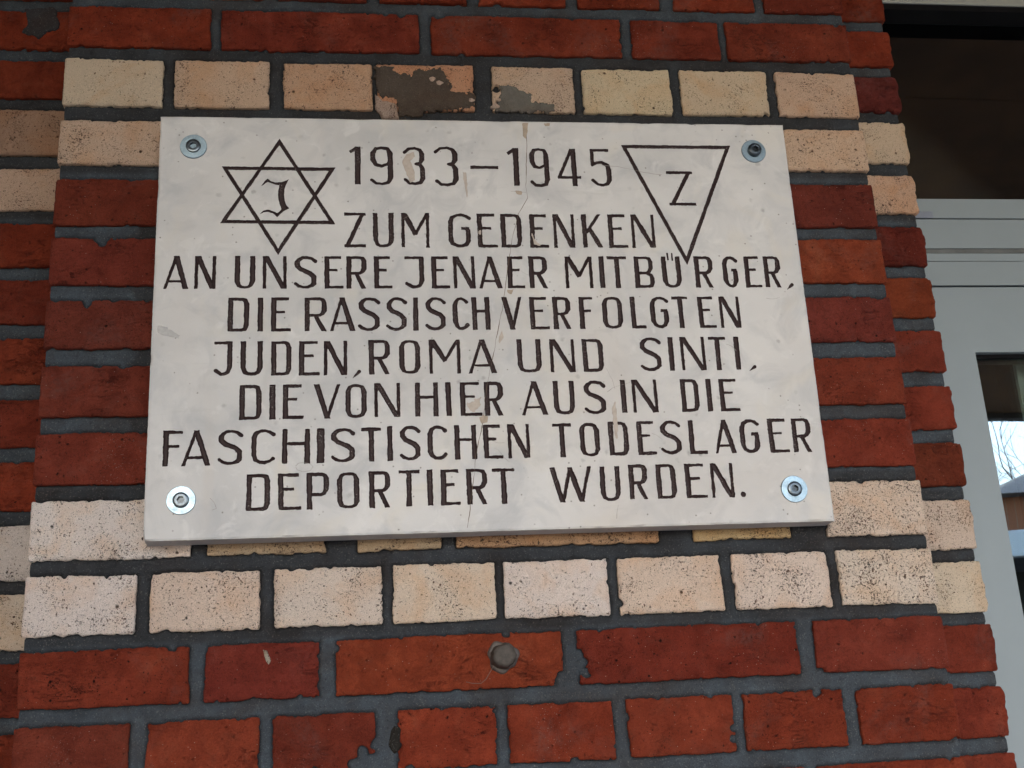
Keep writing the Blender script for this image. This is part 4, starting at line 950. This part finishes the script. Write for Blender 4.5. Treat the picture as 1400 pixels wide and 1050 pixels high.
spot("chipped_spot", [(361.5, 349), (364.5, 350), (364, 345), (361, 345.5)], M_RESIDUE, 33)

# four screws with washers
for k, (bx, bz) in enumerate(DATA["bolts"]):
    top = k < 2
    B = Builder()
    B.lathe([(0.0152, -0.001), (0.0152, 0.0011), (0.0148, 0.0017), (0.0078, 0.0018), (0.0070, 0.0008)], 48, (bx / 1000, 0, bz / 1000))
    wsh = B.link("washer", M_ZINC, plaque, False)
    wsh["label"] = ("blue grey zinc washer in the upper %s corner" if top else "bright zinc washer in the lower %s corner") % ("left" if bx < 300 else "right")
    o = 0.0018; hr = 0.0083; hh = (0.0022, 0.0062, 0.0028, 0.0026)[k]
    B = Builder()
    rot = rng.uniform(0, 1)
    pr = [(hr, o - 0.002), (hr, o + hh * 0.55), (hr * 0.93, o + hh * 0.86), (hr * 0.75, o + hh), (0.0050, o + hh * 1.02)]
    B.lathe(pr, 36, (bx / 1000, 0, bz / 1000), cap=False)
    # hexagon socket: a hex ring, its walls and its floor
    a = np.arange(36) * 2 * math.pi / 36
    six = 0.0036 / np.cos((a + rot) % (math.pi / 3) - math.pi / 6)
    ring0 = np.stack([bx / 1000 + 0.0050 * np.cos(a), np.full(36, -(o + hh * 1.02)), bz / 1000 + 0.0050 * np.sin(a)], 1)
    ring1 = np.stack([bx / 1000 + six * np.cos(a), np.full(36, -(o + hh * 1.0)), bz / 1000 + six * np.sin(a)], 1)
    i = np.arange(36); j = (i + 1) % 36
    B.add(np.concatenate([ring0, ring1]), [np.stack([i, j, j + 36, i + 36], 1)])
    hd = B.link("screw_head", M_HEAD, wsh, False)
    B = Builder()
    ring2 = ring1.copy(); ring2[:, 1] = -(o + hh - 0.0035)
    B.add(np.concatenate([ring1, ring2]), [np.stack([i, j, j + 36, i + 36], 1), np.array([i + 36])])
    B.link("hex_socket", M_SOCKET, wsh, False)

# ------------------------------------------------------------------ the glazed door on the right
door = empty("glazed_door", (1.11, 0.25, GROUND))
tag(door, "grey metal framed glass door with dark transom window right of the brick pier", "glazed door", kind="thing")
DX0, DX1 = 1.085, 2.16
def dbox(name, mat, parent, *boxes, b=0.0):
    B = Builder()
    for bx in boxes: B.box(bx[0] - 1.11, bx[1] - 1.11, bx[2] - 0.25, bx[3] - 0.25, bx[4] - GROUND, bx[5] - GROUND, b=b)
    return B.link(name, mat, parent, False)
head = dbox("frame_head", M_PALEALU, door, (DX0, DX1, 0.245, 0.32, 0.222, 0.40), b=0.002)
dbox("gasket", M_GASKET, head, (DX0, DX1, 0.2475, 0.2845, 0.211, 0.2215))
tr = dbox("transom_rail", M_ALU, door, (DX0, DX1, 0.25, 0.33, -0.1565, -0.124), (DX0, DX1, 0.2508, 0.33, -0.206, -0.1580), (DX0, DX1, 0.252, 0.33, -0.2265, -0.2135), (DX0, DX1, 0.2508, 0.33, -0.266, -0.2275), b=0.0007)
dbox("seal_strip", M_GROOVE, tr, (DX0, DX1, 0.2525, 0.328, -0.2130, -0.2065))
dbox("rail_core", M_ALU, tr, (DX0, DX1, 0.256, 0.327, -0.2655, -0.1245))
dbox("cover_plate", M_ALU2, tr, (DX0, 1.2045, 0.2472, 0.2498, -0.1575, -0.1465), b=0.0006)
dbox("transom_glass", M_GLASS, door, (DX0, DX1, 0.285, 0.288, -0.124, 0.222))
dbox("frame_post", M_ALU, door, (DX0, 1.108, 0.256, 0.33, GROUND, 0.222), (DX1 - 0.08, DX1, 0.256, 0.33, GROUND, 0.222), b=0.001)
leaf = dbox("door_leaf", M_ALU, door, (1.112, 1.2335, 0.2515, 0.31, GROUND + 0.01, -0.2690), (1.96, 2.078, 0.2515, 0.31, GROUND + 0.01, -0.2690), (1.2335, 1.96, 0.2515, 0.31, -0.3712, -0.2690), (1.2335, 1.96, 0.2515, 0.31, GROUND + 0.01, GROUND + 0.16))
dbox("glass_pane", M_GLASS, leaf, (1.2335, 1.96, 0.268, 0.272, GROUND + 0.16, -0.3712))
dbox("pane_gasket", M_GASKET, leaf, (1.2337, 1.2367, 0.262, 0.2678, GROUND + 0.16, -0.3714), (1.2367, 1.9598, 0.262, 0.2678, -0.3765, -0.3714))
hb = Builder(); hb.tube([(1.9 - 1.11, -0.03, 0.95), (1.9 - 1.11, -0.06, 0.97), (1.9 - 1.11, -0.06, 1.27), (1.9 - 1.11, -0.03, 1.29)], [0.012] * 4, 12)
hb.link("handle", M_ZINC, leaf, True)
dbox("door_closer", M_ALU2, leaf, (1.30, 1.52, 0.3105, 0.35, -0.345, -0.285), b=0.003)
dbox("inner_stile", mat_plain("white_coated_profile", (0.75, 0.78, 0.74), 0.4, var=0.03), leaf, (1.334, 1.348, 0.32, 0.36, GROUND + 0.02, -0.30), (1.352, 1.372, 0.324, 0.36, GROUND + 0.02, -0.30), b=0.001)
dbox("inner_seal", M_GASKET, leaf, (1.318, 1.3335, 0.326, 0.35, GROUND + 0.02, -0.30))
# the hall behind
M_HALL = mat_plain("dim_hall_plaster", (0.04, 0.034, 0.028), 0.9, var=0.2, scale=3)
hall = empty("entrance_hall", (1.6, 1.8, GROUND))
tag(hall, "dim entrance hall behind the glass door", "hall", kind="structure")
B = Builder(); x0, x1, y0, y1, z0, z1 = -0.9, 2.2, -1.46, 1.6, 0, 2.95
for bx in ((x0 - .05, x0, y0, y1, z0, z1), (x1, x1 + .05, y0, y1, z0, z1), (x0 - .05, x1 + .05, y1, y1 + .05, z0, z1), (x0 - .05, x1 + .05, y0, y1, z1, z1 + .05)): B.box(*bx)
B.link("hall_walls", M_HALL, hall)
# the brick wall beyond the door, outside the picture
rows = {c: ([(2162, 2280), (2292, 2536), (2548, 2792), (2804, 3048), (3060, 3200)] if c % 2 else [(2162, 2406), (2418, 2662), (2674, 2918), (2930, 3200)]) for c in range(HIGH, LOW + 1)}
det0 = detail
def detail(c): return 7.0
Br, Bu, Bl = Builder(), Builder(), Builder()
set_bricks(rows, 0.12, 0, Br, Bu, Bl)
far = Builder(); far.box(2.155, 3.2, 0.1235, 0.33, GROUND, 0.76, (0.06, 0.068, 0.076, 1)); far = far.link("further_wall", M_MORTAR, wall)
Br.link("red_bricks", M_RED, far, True); Bu.link("cream_bricks", M_CREAM, far, True); Bl.link("cream_bricks", M_CREAM, far, True)

# ------------------------------------------------------------------ canopy over the entrance, paving, and what the glass reflects
M_SOFFIT = mat_plain("brown_soffit_boards", (0.15, 0.078, 0.028), 0.7, var=0.3, scale=4, bump=0.001)
M_BEAM = mat_plain("brown_beam_wood", (0.085, 0.052, 0.03), 0.6, var=0.3, scale=9)
M_FASCIA = mat_plain("canopy_edge_metal", (0.12, 0.11, 0.1), 0.5, var=0.15)
can = empty("entrance_canopy", (0, 0, GROUND))
tag(can, "brown boarded canopy roof over the entrance, mirrored dark in the transom window", "canopy", kind="thing")
CZ = 0.75
B = Builder()
y = -3.98
while y < 0.24:
    B.box(-7, 11, y, min(y + 1.055, 0.245), CZ + 0.01 - GROUND, CZ + 0.05 - GROUND, b=0.002); y += 1.0555
B.box(-7, 11, -3.98, 0.245, CZ + 0.05 - GROUND, CZ + 0.16 - GROUND)
B.link("roof_boards", M_SOFFIT, can)
for k in range(10):
    x = -6.2 + 1.8 * k
    B = Builder(); B.box(x, x + 0.1, -3.95, 0.0 if not (-0.2 < x < 1.2) else -0.06, CZ - 0.12 - GROUND, CZ + 0.012 - GROUND, b=0.004); B.link("beam", M_BEAM, can)
B = Builder(); B.box(-7, 11, -4.05, -3.98, CZ - 0.02 - GROUND, CZ + 0.22 - GROUND, b=0.004); B.link("edge_board", M_FASCIA, can)
B = Builder()
for k in range(16): B.box(-1.51, -1.45, -3.9 + k * 0.25, -3.654 + k * 0.25, 0.05, CZ - 0.12 - GROUND, b=0.003)
B.link("added_shade_screen", M_BEAM, can)  # unseen boarded screen, added to keep light off the left recess
for x in (-6.0, -1.7, 8.9):
    B = Builder(); B.box(x, x + 0.14, -3.9, -3.76, 0, CZ - 0.1 - GROUND, b=0.01); B.link("post", M_BEAM, can)

t = NT("paving_concrete", rough=0.85); nA = t.noise(0.7, 4); nB = t.noise(14, 5, 0.65); bt = t.n("TexBrick"); bt.inputs["Scale"].default_value = 2.2
bt.inputs["Mortar Size"].default_value = 0.012; bt.inputs["Color1"].default_value = (0.105, 0.105, 0.11, 1); bt.inputs["Color2"].default_value = (0.095, 0.095, 0.1, 1); bt.inputs["Mortar"].default_value = (0.13, 0.13, 0.13, 1)
t.l(t.coord(), bt.inputs["Vector"])
pc = t.mix(t.step(nB, 0.4, 0.7, 0, 0.4), bt.outputs["Color"], (0.075, 0.075, 0.08)); M_PAVE = t.done(pc, t.bump(nB, 0.002))
B = Builder(); B.add([(-80, -120, GROUND), (80, -120, GROUND), (80, 6, GROUND), (-80, 6, GROUND)], [np.array([(0, 1, 2, 3)])])
g = B.link("ground", M_PAVE); tag(g, kind="structure")

# brick house across the square
t = NT("orange_house_brick", rough=0.85); bt = t.n("TexBrick"); bt.inputs["Scale"].default_value = 4.0; bt.inputs["Mortar Size"].default_value = 0.012
bt.inputs["Color1"].default_value = (0.36, 0.13, 0.06, 1); bt.inputs["Color2"].default_value = (0.28, 0.1, 0.05, 1); bt.inputs["Mortar"].default_value = (0.3, 0.26, 0.22, 1)
t.l(t.coord(), bt.inputs["Vector"]); M_HOUSE = t.done(bt.outputs["Color"])
M_TILE = mat_plain("grey_roof_tiles", (0.12, 0.12, 0.13), 0.7, var=0.25, scale=3)
house = empty("brick_house", (13.5, -17, GROUND))
tag(house, "orange brick house with grey hipped roof mirrored in the door glass", "house")
B = Builder(); B.box(-4.05, 4, -3, 3.2, 0, 4.85); B.link("wall", M_HOUSE, house)
B = Builder(); B.add([(-4.4, 3.5, 4.85), (4.4, 3.5, 4.85), (4.4, -3.3, 4.85), (-4.4, -3.3, 4.85), (-1.5, 0.1, 6.0), (1.5, 0.1, 6.0)], [np.array([(0, 1, 5, 4), (2, 3, 4, 5)]), np.array([(1, 2, 5), (3, 0, 4)]), np.array([(3, 2, 1, 0)])])
B.link("roof", M_TILE, house)
for k, x in enumerate((-2.8, -0.6, 1.6)):
    B = Builder(); B.box(x, x + 1.1, 3.19, 3.26, 2.9, 4.3); w = B.link("window", mat_plain("white_window_frame", (0.7, 0.7, 0.68), 0.5) if k == 0 else bpy.data.materials["white_window_frame"], house)
    B = Builder(); B.box(x + .08, x + 1.02, 3.255, 3.265, 2.98, 4.22); B.link("pane", M_GASKET, w)
shel = empty("bicycle_shelter", (10.5, -11.6, GROUND))
tag(shel, "dark open shelter with a white roof edge mirrored in the door glass", "shelter")
B = Builder(); B.box(-4, 4, 0.45, 0.6, 3.55, 3.86, b=0.01); B.link("roof_edge", mat_plain("white_painted_board", (0.85, 0.85, 0.85), 0.5, var=0.04), shel)
B = Builder(); B.box(-4, 4, -1.2, 0.45, 3.6, 3.7); B.link("roof", M_TILE, shel)
B = Builder(); B.box(-3.98, 3.98, -1.2, -1.1, 0, 3.6); B.link("back_panel", mat_plain("black_stained_boards", (0.02, 0.022, 0.022), 0.7, var=0.3, scale=4), shel)
for x in (-3.9, 0, 3.8):
    B = Builder(); B.box(x, x + 0.1, 0.3, 0.42, 0, 3.6); B.link("post", M_GASKET, shel)

M_BARK = mat_plain("grey_brown_bark", (0.11, 0.09, 0.075), 0.9, var=0.3, scale=9, bump=0.004)
def bare_tree(x, y, h, seed, label):
    r = np.random.RandomState(seed)
    root = empty("bare_tree", (x, y, GROUND)); tag(root, label, "tree", "bare winter trees across the square")
    T = Builder(); tp = [np.array([0.12 * math.sin(k * 1.3 + seed), 0.1 * math.cos(k), h * 0.36 * k / 4]) for k in range(5)]
    T.tube(tp, [0.2, 0.18, 0.165, 0.155, 0.14], 10); T.link("trunk", M_BARK, root, True)
    Bc = Builder()
    def grow(p, d, L, rad, lev):
        pts = [p]; q = p.copy(); dd = d.copy(); m = 5
        for k in range(m):
            dd = dd + r.normal(0, 0.13, 3) + np.array([0, 0, 0.05]); dd /= np.linalg.norm(dd); q = q + dd * L / m; pts.append(q.copy())
        Bc.tube(pts, list(np.linspace(rad * 0.7, rad * 0.35, m + 1)), 5 if lev > 1 else 7, cap=False)
        if lev >= 4: return
        
        for k in range(3 if lev < 3 else 4):
            at = pts[r.randint(2, m + 1)]; nd = dd + r.normal(0, 0.62, 3); nd[2] = abs(nd[2]) * 0.8 + 0.1; nd /= np.linalg.norm(nd)
            grow(at.copy(), nd, L * r.uniform(0.5, 0.75), rad * 0.55, lev + 1)
    for k in range(5):
        a = k * 1.26 + r.rand(); d = np.array([math.cos(a) * 0.6, math.sin(a) * 0.6, 0.9]); grow(tp[-1 - (k % 2)].copy(), d / np.linalg.norm(d), h * 0.3, 0.06, 1)
    Bc.link("crown", M_BARK, root, True)
bare_tree(14.3, -22.4, 10.5, 3, "shorter bare winter tree close behind the orange brick house, mirrored in the door glass")
bare_tree(21.0, -27.0, 11.0, 8, "taller bare winter tree far beyond the orange brick house")
